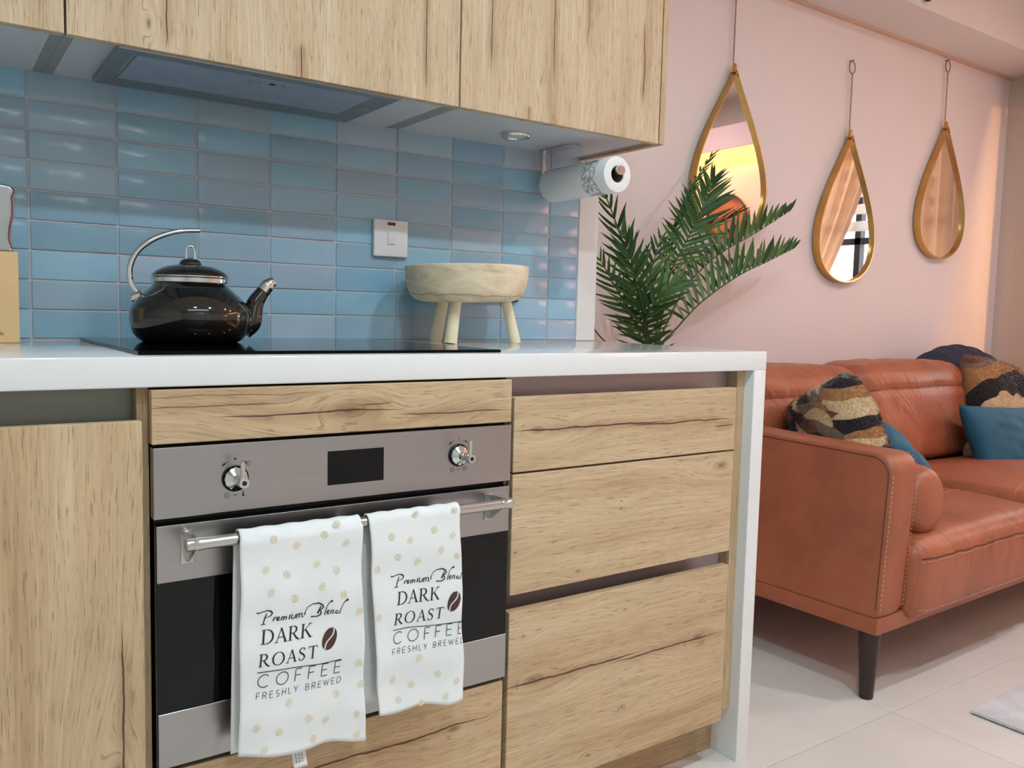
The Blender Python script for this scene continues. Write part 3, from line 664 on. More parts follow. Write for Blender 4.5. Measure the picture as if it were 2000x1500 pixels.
# ================================================================== WOODEN FOOTED BOWL
BX, BY = 0.787, 0.462
bw = thing('footed_bowl', 'pale wooden bowl on three stubby legs beside the hob', 'bowl', (BX, BY, 0.944))
def bowl_mat():
    t = NT('pale_wood_bowl'); p = t.sep(t.coord()); v = t.coord()
    n = t.noise(t.comb(t.m('MULTIPLY', p[0], 7.0), t.m('MULTIPLY', p[1], 7.0), t.m('MULTIPLY', p[2], 16.0)), 1.0, 4, 0.6, 1.2)
    col = t.ramp(n, [(0.3, lin(186, 162, 128)), (0.45, lin(218, 200, 168)), (0.62, lin(236, 222, 194))])
    # bark-coloured seam low on the side
    wob = t.noise(t.comb(t.m('MULTIPLY', p[0], 14.0), t.m('MULTIPLY', p[1], 14.0), 0.0), 1.0, 3)
    d = t.m('ABSOLUTE', t.m('SUBTRACT', p[2], t.m('ADD', 0.098, t.m('MULTIPLY', wob, 0.022))))
    col = t.mix(t.m('MULTIPLY', t.m('SUBTRACT', 1.0, t.sstep(d, 0.0, 0.0028)), 0.45), col, lin(120, 86, 58))
    t.set(Base_Color=col, Roughness=0.6); t.bump(n, 0.2, 0.003); return t.mat
bm_ = bowl_mat()
RB = 0.150
prof = smoothprof([(0.0, 0.0935), (0.085, 0.0945), (0.118, 0.0985), (0.135, 0.110), (0.1445, 0.130), (0.1490, 0.155), (0.1500, 0.172), (0.1480, 0.1755), (0.1420, 0.174), (0.136, 0.150), (0.118, 0.125), (0.08, 0.113), (0.0, 0.110)])
mb = MB().lathe(prof, (0, 0, 0), 72, cap=False)
vs = []
for p in mb.v:
    a = atan2(p[1], p[0]); r_ = 1 + 0.022 * sin(2 * a + .6) + 0.012 * sin(3 * a + 1.0)
    vs.append((BX + p[0] * r_, BY + p[1] * 0.86 * r_, 0.944 + p[2] + 0.004 * sin(a + 2.2) * (p[2] / .17)))
mb.v = vs
obj('bowl', mb, bm_, bw, angle=60)
lm = mottled('peeled_wood_leg', lin(226, 212, 176), lin(238, 228, 200), 18, 0.65, 0.2, 60)
def bleg(x0, y0, x1, y1, ra, rb):
    pts = [(x1 + (x0 - x1) * k / 5, y1 + (y0 - y1) * k / 5, 0.944 + 0.098 * k / 5) for k in range(6)]
    mb = MB().tube(pts, [rb + (ra - rb) * k / 5 for k in range(6)], 18)
    mb.v = [(p[0], p[1], max(p[2], 0.9441)) for p in mb.v]
    obj('leg', mb, lm, bw)
bleg(0.734, 0.425, 0.717, 0.418, 0.0125, 0.0148)
bleg(0.752, 0.515, 0.742, 0.530, 0.0135, 0.0150)
bleg(0.885, 0.445, 0.908, 0.437, 0.0115, 0.0135)

# ================================================================== KNIFE BLOCK + KNIFE
kb = thing('knife_block', 'pale wooden knife block at the left edge of the worktop', 'knife block', (-0.175, 0.50, 0.944))
bwood = mottled('beech_block', lin(214, 176, 124), lin(228, 194, 144), 5, 0.55)
obj('block', MB().box(-0.232, -0.1165, 0.456, 0.555, 0.944, 1.0985, 0.002, 2), bwood, kb, angle=50)
ps = MB()
def sans(ch):
    A = lambda cx, cy, rx, ry, a0, a1, n=14: [(cx + rx * cos(radians(a0 + (a1 - a0) * i / n)), cy + ry * sin(radians(a0 + (a1 - a0) * i / n))) for i in range(n + 1)]
    D = {
     'C': (.86, [A(.48, .5, .46, .5, 48, 312)]), 'O': (1.0, [A(.5, .5, .48, .5, 0, 360, 26)]),
     'F': (.56, [[(.04, 0), (.04, 1), (.54, 1)], [(.04, .5), (.48, .5)]]),
     'E': (.60, [[(.56, 0), (.04, 0), (.04, 1), (.56, 1)], [(.04, .5), (.50, .5)]]),
     'R': (.64, [[(.04, 0), (.04, 1), (.32, 1)] + A(.34, .74, .24, .26, 90, -90) + [(.04, .48)], [(.32, .48), (.60, 0)]]),
     'S': (.58, [A(.30, .74, .24, .25, 40, 270, 12) + A(.30, .25, .25, .25, 90, -140, 12)]),
     'H': (.70, [[(.04, 0), (.04, 1)], [(.64, 0), (.64, 1)], [(.04, .5), (.64, .5)]]),
     'L': (.52, [[(.04, 1), (.04, 0), (.50, 0)]]), 'Y': (.66, [[(.0, 1), (.32, .45), (.32, 0)], [(.64, 1), (.32, .45)]]),
     'B': (.64, [[(.04, 0), (.04, 1), (.30, 1)] + A(.32, .76, .22, .24, 90, -90) + [(.04, .52)], [(.30, .52)] + A(.33, .26, .25, .26, 90, -90) + [(.04, 0)]]),
     'W': (.98, [[(.0, 1), (.24, 0), (.48, .95), (.72, 0), (.96, 1)]]),
     'D': (.76, [[(.04, 0), (.04, 1), (.26, 1)] + A(.26, .5, .44, .5, 90, -90) + [(.04, 0)]]),
     'l': (.20, [[(.1, 0), (.1, 1.05)]]), 'o': (.56, [A(.28, .33, .25, .33, 0, 360, 14)]), 'd': (.6, [A(.27, .33, .24, .33, 0, 360, 14), [(.52, 0), (.52, 1.05)]]),
     ' ': (.40, [])}
    return D[ch]
x = -0.1462
for ch in 'lo':
    wd, st = sans(ch)
    for s_ in st: ribbon(ps, [(x + a * 0.0064, 0.9570 + b * 0.0064) for a, b in s_], 0.4556, 0.0009)
    x += wd * 0.0064 + .0005
obj('burnt_lettering', ps, plain('burnt_brown', lin(120, 78, 46), 0.8), kb, smooth=False, normals=False)
kn = thing('kitchen_knife', 'kitchen knife with wavy steel handle standing in the wooden block', 'knife', (-0.15, 0.50, 1.098))
pro = [(-0.118, 1.0990), (-0.124, 1.106), (-0.1275, 1.122), (-0.1255, 1.142), (-0.1215, 1.160), (-0.1210, 1.180), (-0.1215, 1.192), (-0.1165, 1.204), (-0.1240, 1.2125), (-0.150, 1.2155), (-0.176, 1.2125), (-0.180, 1.2), (-0.178, 1.17), (-0.176, 1.13), (-0.178, 1.099)]
bmk = bmesh.new()
mbk = MB().prism(pro, 0.486, 0.510, 'xz')
o = obj('handle', mbk, steel_mat('knife_steel', lin(176, 182, 180), 0.2, 2), kn, smooth=True, angle=50)
bv = o.modifiers.new('round', 'BEVEL'); bv.width = 0.0095; bv.segments = 5; bv.limit_method = 'ANGLE'
obj('handle_liner', MB().tube([(p[0] + 0.0012, 0.4875, p[1]) for p in pro[1:9]], 0.0014, 6), plain('pink_liner', lin(160, 108, 124), 0.4), kn)
bmk.free()

# ================================================================== TEA TOWELS
def linen(name):
    t = NT(name); v = t.coord(); p = t.sep(v)
    wv = t.m('MULTIPLY', t.m('SINE', t.m('MULTIPLY', p[0], 5200.0)), t.m('SINE', t.m('MULTIPLY', p[2], 5200.0)))
    t.set(Base_Color=t.ramp(t.noise(v, 10, 3), [(0.3, lin(232, 236, 236)), (0.7, lin(241, 243, 243))]), Roughness=0.9)
    t.bump(t.m('ADD', t.m('MULTIPLY', wv, 0.1), t.noise(v, 26, 3)), 0.30, 0.004)
    t.bsdf.inputs['Specular IOR Level'].default_value = 0.15
    return t.mat
LIN = linen('white_linen')
def serif(ch):
    A = lambda cx, cy, rx, ry, a0, a1, w0, w1, n=12: [(cx + rx * cos(radians(a0 + (a1 - a0) * i / n)), cy + ry * sin(radians(a0 + (a1 - a0) * i / n)), w0 + (w1 - w0) * abs(cos(radians(a0 + (a1 - a0) * i / n))) ** 1.3) for i in range(n + 1)]
    st = lambda x: [[(x, 0, .13), (x, 1, .13)]]
    sf = lambda x, y, h=.15: [[(x - h, y, .045), (x + h, y, .045)]]
    G = {
     'D': (.92, st(.17) + sf(.15, .02) + sf(.15, .98) + [[(.17, .98, .05), (.36, .98, .05)] + A(.36, .5, .46, .48, 90, -90, .05, .13) + [(.17, .02, .05)]]),
     'A': (.86, [[(.10, 0, .05), (.42, 1.02, .06)], [(.40, 1.02, .10), (.76, 0, .14)], [(.20, .36, .05), (.62, .36, .05)]] + sf(.10, .02, .13) + sf(.76, .02, .14)),
     'R': (.88, st(.17) + sf(.17, .02) + sf(.13, .98, .12) + [[(.17, .98, .05), (.36, .98, .05)] + A(.36, .74, .25, .24, 90, -90, .05, .13) + [(.17, .50, .05)], [(.38, .50, .10), (.60, .18, .13), (.80, .0, .10)]] + sf(.82, .02, .09)),
     'K': (.90, st(.17) + sf(.17, .02) + sf(.17, .98) + [[(.17, .42, .05), (.70, .98, .05)], [(.36, .60, .11), (.76, 0, .14)]] + sf(.70, .98, .14) + sf(.80, .02, .12)),
     'O': (1.0, [A(.49, .5, .43, .5, 0, 360, .045, .13, 28)]),
     'S': (.62, [A(.30, .75, .22, .24, 30, 180, .05, .10) + [(.12, .64, .12), (.30, .52, .14), (.46, .38, .13)] + A(.27, .25, .23, .25, 20, -150, .05, .11), [(.50, .72, .03), (.50, .92, .04)], [(.05, .08, .04), (.05, .28, .03)]]),
     'T': (.84, st(.42) + sf(.42, .02) + [[(.06, .96, .06), (.78, .96, .06)], [(.07, .98, .05), (.05, .78, .03)], [(.77, .98, .05), (.79, .78, .03)]])}
    return G[ch]
SCRIPT = [[(0.1214,0.5855,0.00167),(0.1242,0.5844,0.00108),(0.1298,0.5857,0.00084),(0.136,0.5866,0.00108),(0.1411,0.5849,0.00167),(0.1436,0.582,0.00191),(0.1423,0.5788,0.0012),(0.1377,0.5767,0.00072),(0.1338,0.5763,0.00072)],[(0.1355,0.5823,0.0012),(0.1326,0.5748,0.00143),(0.1304,0.5672,0.0012)],[(0.127,0.5668,0.00084),(0.1343,0.567,0.00084)],[(0.1463,0.5745,0.00143),(0.1446,0.5697,0.00143)],[(0.1457,0.5729,0.00096),(0.148,0.5748,0.0012),(0.1497,0.5739,0.0012)],[(0.1503,0.5709,0.00096),(0.1537,0.5725,0.0012),(0.1532,0.5744,0.00143),(0.1509,0.5737,0.00143),(0.1497,0.571,0.00143),(0.1514,0.5692,0.00143),(0.1543,0.5701,0.00096)],[(0.1578,0.5741,0.00143),(0.156,0.5686,0.00143)],[(0.1572,0.5725,0.00096),(0.1601,0.5737,0.00108),(0.1607,0.5724,0.00132),(0.1595,0.5685,0.00143)],[(0.1607,0.5724,0.00096),(0.163,0.5737,0.00108),(0.1642,0.5723,0.00132),(0.163,0.5685,0.00143)],[(0.1694,0.5748,0.00143),(0.1677,0.5682,0.00143)],[(0.1715,0.5771,0.00096),(0.1722,0.5777,0.00096)],[(0.1729,0.5748,0.00143),(0.1712,0.5692,0.00143),(0.1735,0.5676,0.0012),(0.1765,0.5694,0.00096),(0.1782,0.5738,0.0012),(0.1765,0.5682,0.00143)],[(0.1806,0.5739,0.00143),(0.1788,0.5672,0.00143)],[(0.1806,0.5725,0.00096),(0.1835,0.5739,0.00108),(0.1839,0.5721,0.0012),(0.183,0.5674,0.00143)],[(0.1839,0.5721,0.00096),(0.1871,0.5736,0.00108),(0.1879,0.5719,0.00132),(0.1873,0.5673,0.00132),(0.1903,0.5676,0.00096)],[(0.1919,0.5694,0.00179),(0.1924,0.574,0.00096),(0.196,0.5805,0.00084),(0.2032,0.5839,0.00096),(0.2129,0.5839,0.00155),(0.219,0.5799,0.00191),(0.2205,0.5766,0.00179),(0.2178,0.5735,0.00132),(0.2148,0.5723,0.00084)],[(0.2166,0.5785,0.00143),(0.2139,0.5724,0.00191),(0.2115,0.5679,0.00215)],[(0.2148,0.5723,0.00084),(0.2172,0.5694,0.00167),(0.2166,0.566,0.00179),(0.2118,0.5639,0.00132),(0.2057,0.5645,0.00108),(0.2015,0.5653,0.00155)],[(0.235,0.5836,0.00287),(0.2325,0.583,0.00191),(0.2301,0.582,0.00096),(0.2264,0.5773,0.00084),(0.224,0.5706,0.00108),(0.2222,0.564,0.00108),(0.2243,0.5638,0.00084)],[(0.2265,0.5665,0.00096),(0.2295,0.5684,0.00108),(0.2289,0.5703,0.00143),(0.2265,0.5689,0.00155),(0.2259,0.5657,0.00143),(0.2277,0.5644,0.0012),(0.2302,0.5652,0.00084)],[(0.2332,0.5695,0.00132),(0.2314,0.5644,0.00143)],[(0.2326,0.5678,0.00096),(0.2357,0.5696,0.00108),(0.2366,0.5677,0.00132),(0.2351,0.5637,0.00132),(0.2373,0.5638,0.00084)],[(0.2439,0.5663,0.00108),(0.2407,0.5669,0.00132),(0.2395,0.5641,0.00155),(0.242,0.5624,0.00132),(0.2451,0.5643,0.00096)],[(0.2601,0.5812,0.00287),(0.257,0.5803,0.00191),(0.2532,0.5773,0.00084),(0.2501,0.5718,0.00084),(0.2476,0.565,0.00108),(0.2458,0.5615,0.0012),(0.2479,0.5616,0.00084)]]
BEANS_L = [(0.1459,0.6879),(0.1798,0.675),(0.2216,0.685),(0.2561,0.6678),(0.2406,0.6985),(0.1348,0.6446),(0.1656,0.6342),(0.2106,0.642),(0.2415,0.628),(0.1417,0.6119),(0.1762,0.598),(0.2187,0.6077),(0.2526,0.5899),(0.2786,0.559),(0.2776,0.4795),(0.2805,0.4448),(0.2422,0.4386),(0.1674,0.4449),(0.1972,0.414),(0.225,0.4025),(0.2737,0.3999),(0.1199,0.4184),(0.1528,0.4046),(0.2747,0.3661),(0.2052,0.3796),(0.1307,0.3828)]
BEANS_R = [(0.3725,0.697),(0.3314,0.6669),(0.3632,0.6574),(0.4073,0.6679),(0.4409,0.6552),(0.444,0.6958),(0.4191,0.6335),(0.3423,0.634),(0.3774,0.6212),(0.308,0.6182),(0.3098,0.5432),(0.449,0.6203),(0.3808,0.4647),(0.4168,0.4301),(0.3359,0.4369),(0.3687,0.4231),(0.450,0.4108),(0.3467,0.403),(0.4297,0.3906),(0.3866,0.3890)]
BZ, BYc = 0.6915, -0.05
def bean_shape(fn, cx, cz, a, b, rot, gap):
    """two halves of a bean parted by a curved slit, as flat polygons"""
    out = []
    for sgn in (-1, 1):
        n = 12; outer = []; inner = []
        for i in range(n + 1):
            t = -1 + 2 * i / n
            yy = t * a; xo = sgn * b * sqrt(max(0, 1 - t * t)); xi = 0.30 * b * sin(t * pi * 0.9) + sgn * gap
            if sgn * (xo - xi) < 0: xi = xo
            outer.append((xo, yy)); inner.append((xi, yy))
        for i in range(n):
            out.append([outer[i], outer[i + 1], inner[i + 1], inner[i]])
    vs, fs = [], []
    for q in out:
        o = len(vs)
        for (x_, y_) in q:
            X_ = cx + x_ * cos(rot) - y_ * sin(rot); Z_ = cz + x_ * sin(rot) + y_ * cos(rot); vs.append(fn(X_, Z_))
        fs.append((o, o + 1, o + 2, o + 3))
    return vs, fs
def tea_towel(label, xl0, xr0, xl1, xr1, zb_l, zb_r, beans, dx, dz, clip, seed, back_dx, care):
    t = thing('tea_towel', label, 'tea towel', ((xl0 + xr0) / 2, BYc, BZ), 'white coffee print tea towels on the oven handle')
    r = 0.0112
    ph = seed * 1.7
    def frontY(x_, z_):
        h = max(0.0, min(1.0, (BZ - z_) / 0.33))
        return BYc - r - 0.0015 - h * 0.004 - h * (0.0026 * sin(38 * x_ + ph) + 0.0016 * sin(90 * x_ + 2 * ph + 6 * h)) - 0.0012 * sin(70 * z_ + 9 * x_ + ph)
    def S(a, b):
        # b 0..0.3 back sheet, 0.3..0.42 over the bar, 0.42..1 front sheet
        h = abs(b - 0.36)
        if b < 0.3:
            k = b / 0.3; z_ = (0.372 + 0.012 * a + dz) + (BZ - 0.372 - 0.012 * a - dz) * k
            x_ = (xl0 + back_dx * (1 - k) * 1.0 - 0.002) + (xr0 - xl0) * a
            return (x_, BYc + r + 0.001 + (1 - k) * (0.006 + 0.002 * sin(40 * x_)), z_)
        if b < 0.42:
            an = pi * (b - 0.3) / 0.12
            rr = r * (1 + 0.06 * sin(30 * a + ph))
            return (xl0 + (xr0 - xl0) * a, BYc + rr * cos(an), BZ + rr * sin(an) * 1.05)
        k = (b - 0.42) / 0.58
        zb_ = zb_l + (zb_r - zb_l) * a + 0.0035 * sin(9 * a + ph)
        z_ = BZ + (zb_ - BZ) * k
        q = 0.0016 * sin(13 * k + ph)
        x_ = (xl0 + (xl1 - xl0) * k) * (1 - a) + (xr0 + (xr1 - xr0) * k) * a + q * (1 if a > .5 else -.6)
        return (x_, frontY(x_, z_), z_)
    cl = obj('cloth', MB().grid(S, 40, 90), LIN, t, angle=None)
    so = cl.modifiers.new('thickness', 'SOLIDIFY'); so.thickness = 0.0028; so.offset = 0
    fn = lambda x_, z_: (x_, frontY(x_, z_) - 0.0020, z_)
    fy = lambda x_, z_: frontY(x_, z_) - 0.0020
    xe = lambda z_: xr0 + (xr1 - xr0) * (BZ - z_) / (BZ - zb_r)
    bp = MB()
    for i, (bx, bz) in enumerate(beans):
        bp.add(*bean_shape(fn, bx, bz, 0.0064, 0.0048, (-0.5, 0.3, -0.9, 0.9)[(i * 7 + seed) % 4], 0.0008))
    o = obj('bean_print', bp, plain('tan_ink', lin(226, 214, 190), 0.9), t, smooth=False, normals=False, label='small tan coffee beans printed on the cloth'); o['kind'] = 'stuff'
    tx = MB()
    for s_ in SCRIPT: ribbon(tx, [(a + dx * 0.980, b + dz, c_ * 1.3) for a, b, c_ in s_], 0, clip=clip, fy=fy)
    SL = -0.045
    def line(txt, x0, z0, h, glyph, width, total):
        wsum = sum(glyph(ch)[0] for ch in txt); gp = (total / h - wsum) / max(1, len(txt) - 1)
        cx = 0.0
        for ch in txt:
            gw, st = glyph(ch)
            for s_ in st:
                pts = []
                for p in s_:
                    ux = (cx + p[0]) * h; uz = p[1] * h
                    X_ = x0 + dx + ux + 0.10 * uz; Z_ = z0 + dz + uz + SL * ux
                    pts.append((X_, Z_, (p[2] if len(p) > 2 else width) * h))
                # subdivide long straight strokes so they follow the cloth
                sub = []
                for a_, b_ in zip(pts, pts[1:]):
                    n_ = max(1, int(sqrt((a_[0] - b_[0]) ** 2 + (a_[1] - b_[1]) ** 2) / 0.003))
                    sub += [tuple(a_[q] + (b_[q] - a_[q]) * i_ / n_ for q in range(3)) for i_ in range(n_)]
                sub.append(pts[-1])
                ribbon(tx, sub, 0, clip=clip, fy=fy)
            cx += gw + gp
    line('DARK', 0.1265, 0.5385, 0.0205, serif, .1, 0.0765)
    line('ROAST', 0.1225, 0.5065, 0.0185, serif, .1, 0.088)
    ul = [(0.1215 + dx + 0.128 * i / 40, 0.4985 + dz - 0.0085 * i / 40 + 0.0008 * sin(i / 6), 0.0012) for i in range(41)]
    ribbon(tx, ul, 0, clip=clip, fy=fy)
    line('COFFEE', 0.1215, 0.4760, 0.0185, sans, .065, 0.127)
    line('FRESHLY BREWED', 0.1195, 0.4600, 0.0090, sans, .09, 0.130)
    obj('lettering', tx, M['print_black'], t, smooth=False, normals=False, label='black printed lettering')
    bb = MB().add(*bean_shape(fn, 0.2300 + dx, 0.5265 + dz, 0.0172, 0.0112, -0.38, 0.0013))
    obj('large_bean_print', bb, plain('brown_ink', lin(78, 50, 46), 0.9), t, smooth=False, normals=False, label='dark brown coffee bean print')
    if care:
        mb = MB().grid(lambda a, b: (0.1735 + 0.021 * a + 0.005 * b, -0.0575 - 0.002 * b + 0.001 * sin(3 * b), 0.376 - 0.040 * b), 6, 8)
        ct = obj('care_tag', mb, plain('white_tag', lin(232, 230, 232), 0.8), t, angle=None)
        so = ct.modifiers.new('thickness', 'SOLIDIFY'); so.thickness = 0.0008
        pr = MB()
        for q in range(3):
            for n_ in range(5):
                z0 = 0.368 - 0.0048 * n_ - .0006 * q; ln = 0.0036 if (n_ + q) % 3 else 0.0026
                xx = 0.1785 + 0.0048 * q + 0.0006 * n_
                pr.add([(xx, -0.0602, z0), (xx + .0016, -0.0602, z0), (xx + .0020, -0.0604, z0 - ln), (xx + .0004, -0.0604, z0 - ln)], [(0, 1, 2, 3)])
        obj('tag_print', pr, M['print_grey'], ct, smooth=False, normals=False)
tea_towel('left of two white coffee print tea towels on the oven handle, with care tag', 0.0995, 0.2815, 0.0965, 0.289, 0.3775, 0.3550, BEANS_L, 0.0, 0.0, None, 1, -0.004, True)
tea_towel('right of two white coffee print tea towels on the oven handle, folded narrower', 0.2945, 0.4555, 0.3115, 0.4645, 0.3880, 0.3760, BEANS_R, 0.2138, 0.0190, 0.4602, 2, -0.012, False)

# ================================================================== MIRRORS
def teardrop_pts(n=72, W=0.228, H=0.645):
    """outline (x, z), tip at (0, 0) pointing up, bottom at -H"""
    pts = []
    for i in range(n):
        th = 2 * pi * i / n
        s_ = sin(th / 2)
        x_ = 0.207 / 0.354 * (s_ ** 2.45) * cos(th / 2)
        z_ = -H * (1 - cos(th)) / 2
        pts.append((x_, z_))
    return pts
def teardrop_mirror(label, x, ztip, ring_top, tilt, turn):
    yb = 1.096
    t = thing('teardrop_mirror', label, 'mirror', (x, yb, ztip), 'brass teardrop mirrors on the wall')
    P = teardrop_pts(); n = len(P)
    Pi = []
    for i in range(n):
        a = P[i - 1]; b = P[(i + 1) % n]; d = sqrt((b[0] - a[0]) ** 2 + (b[1] - a[1]) ** 2) or 1
        nx, nz = (b[1] - a[1]) / d, -(b[0] - a[0]) / d
        Pi.append((P[i][0] + nx * -0.0 , P[i][1]))
    def scaled(k): return [(p[0] * k, -0.33 + (p[1] + 0.33) * k) for p in P]
    inn = scaled(0.981)
    yf, yk = -0.036, 0.0
    vs = [(p[0], yk, p[1]) for p in P] + [(p[0], yf, p[1]) for p in P] + [(p[0], yf, p[1]) for p in inn] + [(p[0], yf + 0.026, p[1]) for p in inn]
    fs = [(k * n + i, k * n + (i + 1) % n, (k + 1) * n + (i + 1) % n, (k + 1) * n + i) for k in range(3) for i in range(n)]
    obj('frame', MB().add(vs, fs), M['brass'], t, local=True, angle=45)
    gv = [(p[0], yf + 0.014, p[1]) for p in inn] + [(p[0], yf + 0.020, p[1]) for p in inn]
    gf = [list(range(n)), [n + i for i in range(n)][::-1]] + [(i, (i + 1) % n, n + (i + 1) % n, n + i) for i in range(n)]
    obj('glass', MB().add(gv, gf), M['mirror'], t, local=True, smooth=False)
    obj('cap', MB().lathe([(0.0, 0.026), (0.007, 0.026), (0.009, 0.018), (0.010, 0.002), (0.0125, -0.008), (0.0, -0.008)], (0, -0.018, 0), 20, cap=False), M['brass'], t, local=True)
    top = ring_top - ztip
    rr = 0.027
    ch = MB(); z_ = 0.026; k = 0; ztop = top - 2 * rr
    ln = 0.0165
    N = int((ztop - z_) / ln)
    ln = (ztop - z_) / N
    for k in range(N):
        c_ = z_ + (k + .5) * ln
        pts = [(0.0050 * cos(a) * (0.95 if k % 2 else 0.45), -0.012 + 0.0050 * cos(a) * (0.3 if k % 2 else 0.9), c_ + 0.0108 * sin(a)) for a in [2 * pi * q / 10 for q in range(10)]]
        ch.tube(pts, 0.00125, 5, closed=True)
    obj('chain', ch, M['chain'], t, local=True)
    obj('hanging_ring', MB().tube([(rr * 0.8 * cos(a), -0.010, top - rr + rr * sin(a)) for a in [2 * pi * q / 28 for q in range(28)]], 0.0022, 8, closed=True), M['chain'], t, local=True)
    obj('wall_hook', MB().tube([(0, 0.004, top + 0.003), (0, -0.012, top + 0.001), (0, -0.014, top + 0.006)], 0.0026, 8), M['black'], t, local=True)
    t.rotation_euler = (tilt, 0, turn)
    return t
teardrop_mirror('brass teardrop mirror nearest the kitchen, partly behind the palm fronds', 2.368, 1.977, 2.30, 0, 0)
teardrop_mirror('brass teardrop mirror in the middle of the three, hanging lowest', 3.144, 1.834, 2.158, 0, 0)
teardrop_mirror('brass teardrop mirror farthest right, near the corner of the wall', 3.926, 1.984, 2.305, 0, 0)

# ================================================================== SOFA
def leather(name='cognac_leather', wrinkle=None):
    t = NT(name); v = t.coord()
    n = t.noise(v, 3.2, 4, 0.6); n2 = t.noise(v, 22, 3)
    col = t.ramp(n, [(0.25, lin(136, 76, 52)), (0.5, lin(161, 91, 62)), (0.75, lin(175, 105, 75))])
    f = t.m('ADD', 0.92, t.m('MULTIPLY', n2, 0.16)); col = t.mix(1.0, col, t.comb(f, f, f), 'MULTIPLY')
    t.set(Base_Color=col, Roughness=t.m('ADD', 0.34, t.m('MULTIPLY', n2, 0.14)))
    vo = t.n.new('ShaderNodeTexVoronoi'); vo.inputs['Scale'].default_value = 420; t.link(v, vo.inputs['Vector'])
    h = t.m('ADD', t.m('MULTIPLY', vo.outputs[0], 0.10), t.m('MULTIPLY', n2, 0.3))
    if wrinkle:
        p = t.sep(v); sk = t.m('ADD', p[0], t.m('MULTIPLY', p[2], wrinkle[3]))
        wn = t.noise(t.comb(t.m('MULTIPLY', sk, wrinkle[0]), t.m('MULTIPLY', p[1], wrinkle[1]), t.m('MULTIPLY', p[2], wrinkle[2])), 1.0, 3, 0.55, 0.8)
        cr = t.m('SUBTRACT', 1.0, t.sstep(t.m('ABSOLUTE', t.m('SUBTRACT', wn, 0.5)), 0.0, 0.10))
        h = t.m('ADD', h, t.m('MULTIPLY', t.m('SUBTRACT', wn, t.m('MULTIPLY', cr, 0.10)), 4.0))
    t.bump(h, 0.5, 0.0045)
    return t.mat
LE = leather()
LE_BACK = leather('cognac_leather_back', (9.5, 3.0, 3.2, 0.45))
LE_SEAT = leather('cognac_leather_seat', (24.0, 7.0, 2.0, 0.0))
SEAM = plain('dark_seam', lin(66, 28, 20), 0.7)
THREAD = plain('tan_thread', lin(206, 158, 122), 0.7)
LEGM = plain('dark_stained_wood', lin(44, 28, 24), 0.35)
SO = Vector((1.797, 0.0, 0.0))
sofa = thing('sofa', 'cognac leather three-seat sofa on tapered dark legs below the mirrors', 'sofa', SO)
def rbox(cx, hx, r, n=14):
    """returns map (u,v,w in -1..1 cube surface) -> rounded box point"""
    def f(u, v, w_):
        p = Vector((u * hx[0], v * hx[1], w_ * hx[2]))
        q = Vector([max(-hx[i] + r, min(hx[i] - r, p[i])) for i in range(3)])
        d = p - q
        if d.length > 1e-9: p = q + d.normalized() * r * min(1, max(abs(c_) for c_ in d) / r if False else 1)
        return Vector(cx) + p
    return f
def cube_surface(fn, n=16):
    """grid over the six faces of the cube; fn(u,v,w)->point; welds shared borders"""
    mb = MB(); idx = {}
    vs = []; fs = []
    def vid(a):
        key = tuple(round(c_, 4) for c_ in a)
        if key not in idx: idx[key] = len(vs); vs.append(fn(*a))
        return idx[key]
    L_ = [-cos(pi * i / n) * 0.35 + (-1 + 2 * i / n) * 0.65 for i in range(n + 1)]
    for ax in range(3):
        for sg in (-1, 1):
            for i in range(n):
                for j in range(n):
                    q = []
                    for a, b in ((i, j), (i + 1, j), (i + 1, j + 1), (i, j + 1)):
                        p = [0, 0, 0]; p[ax] = sg; p[(ax + 1) % 3] = L_[a]; p[(ax + 2) % 3] = L_[b]; q.append(vid(tuple(p)))
                    fs.append(q)
    mb.v = [tuple(p) for p in vs]; mb.f = [tuple(f) for f in fs]; return mb
def stitches(mb, pts, ln=0.007, gap=0.004, r=0.0009):
    d = 0.0; seg = []
    P = [Vector(p) for p in pts]
    tot = [0]
    for a, b in zip(P, P[1:]): tot.append(tot[-1] + (b - a).length)
    def at_(s_):
        for i in range(len(P) - 1):
            if s_ <= tot[i + 1]: return P[i].lerp(P[i + 1], (s_ - tot[i]) / max(1e-9, tot[i + 1] - tot[i]))
        return P[-1]
    s_ = 0
    while s_ + ln < tot[-1]:
        mb.tube([at_(s_), at_(s_ + ln)], r, 5); s_ += ln + gap
SX1 = 4.40
obj('base_rail', MB().box(1.785, SX1, 0.0, 0.95, 0.190, 0.2355, 0.004, 2), LE, sofa, angle=50)
for (lx, ly) in ((1.822, 0.040), (SX1 - 0.04, 0.04), (1.822, 0.90), (SX1 - 0.04, 0.90)):
    obj('leg', MB().lathe([(0.0, 0.0), (0.0175, 0.0), (0.0185, 0.003), (0.029, 0.190), (0.0, 0.190)], (lx, ly, 0), 28, cap=False), LEGM, sofa, angle=60)
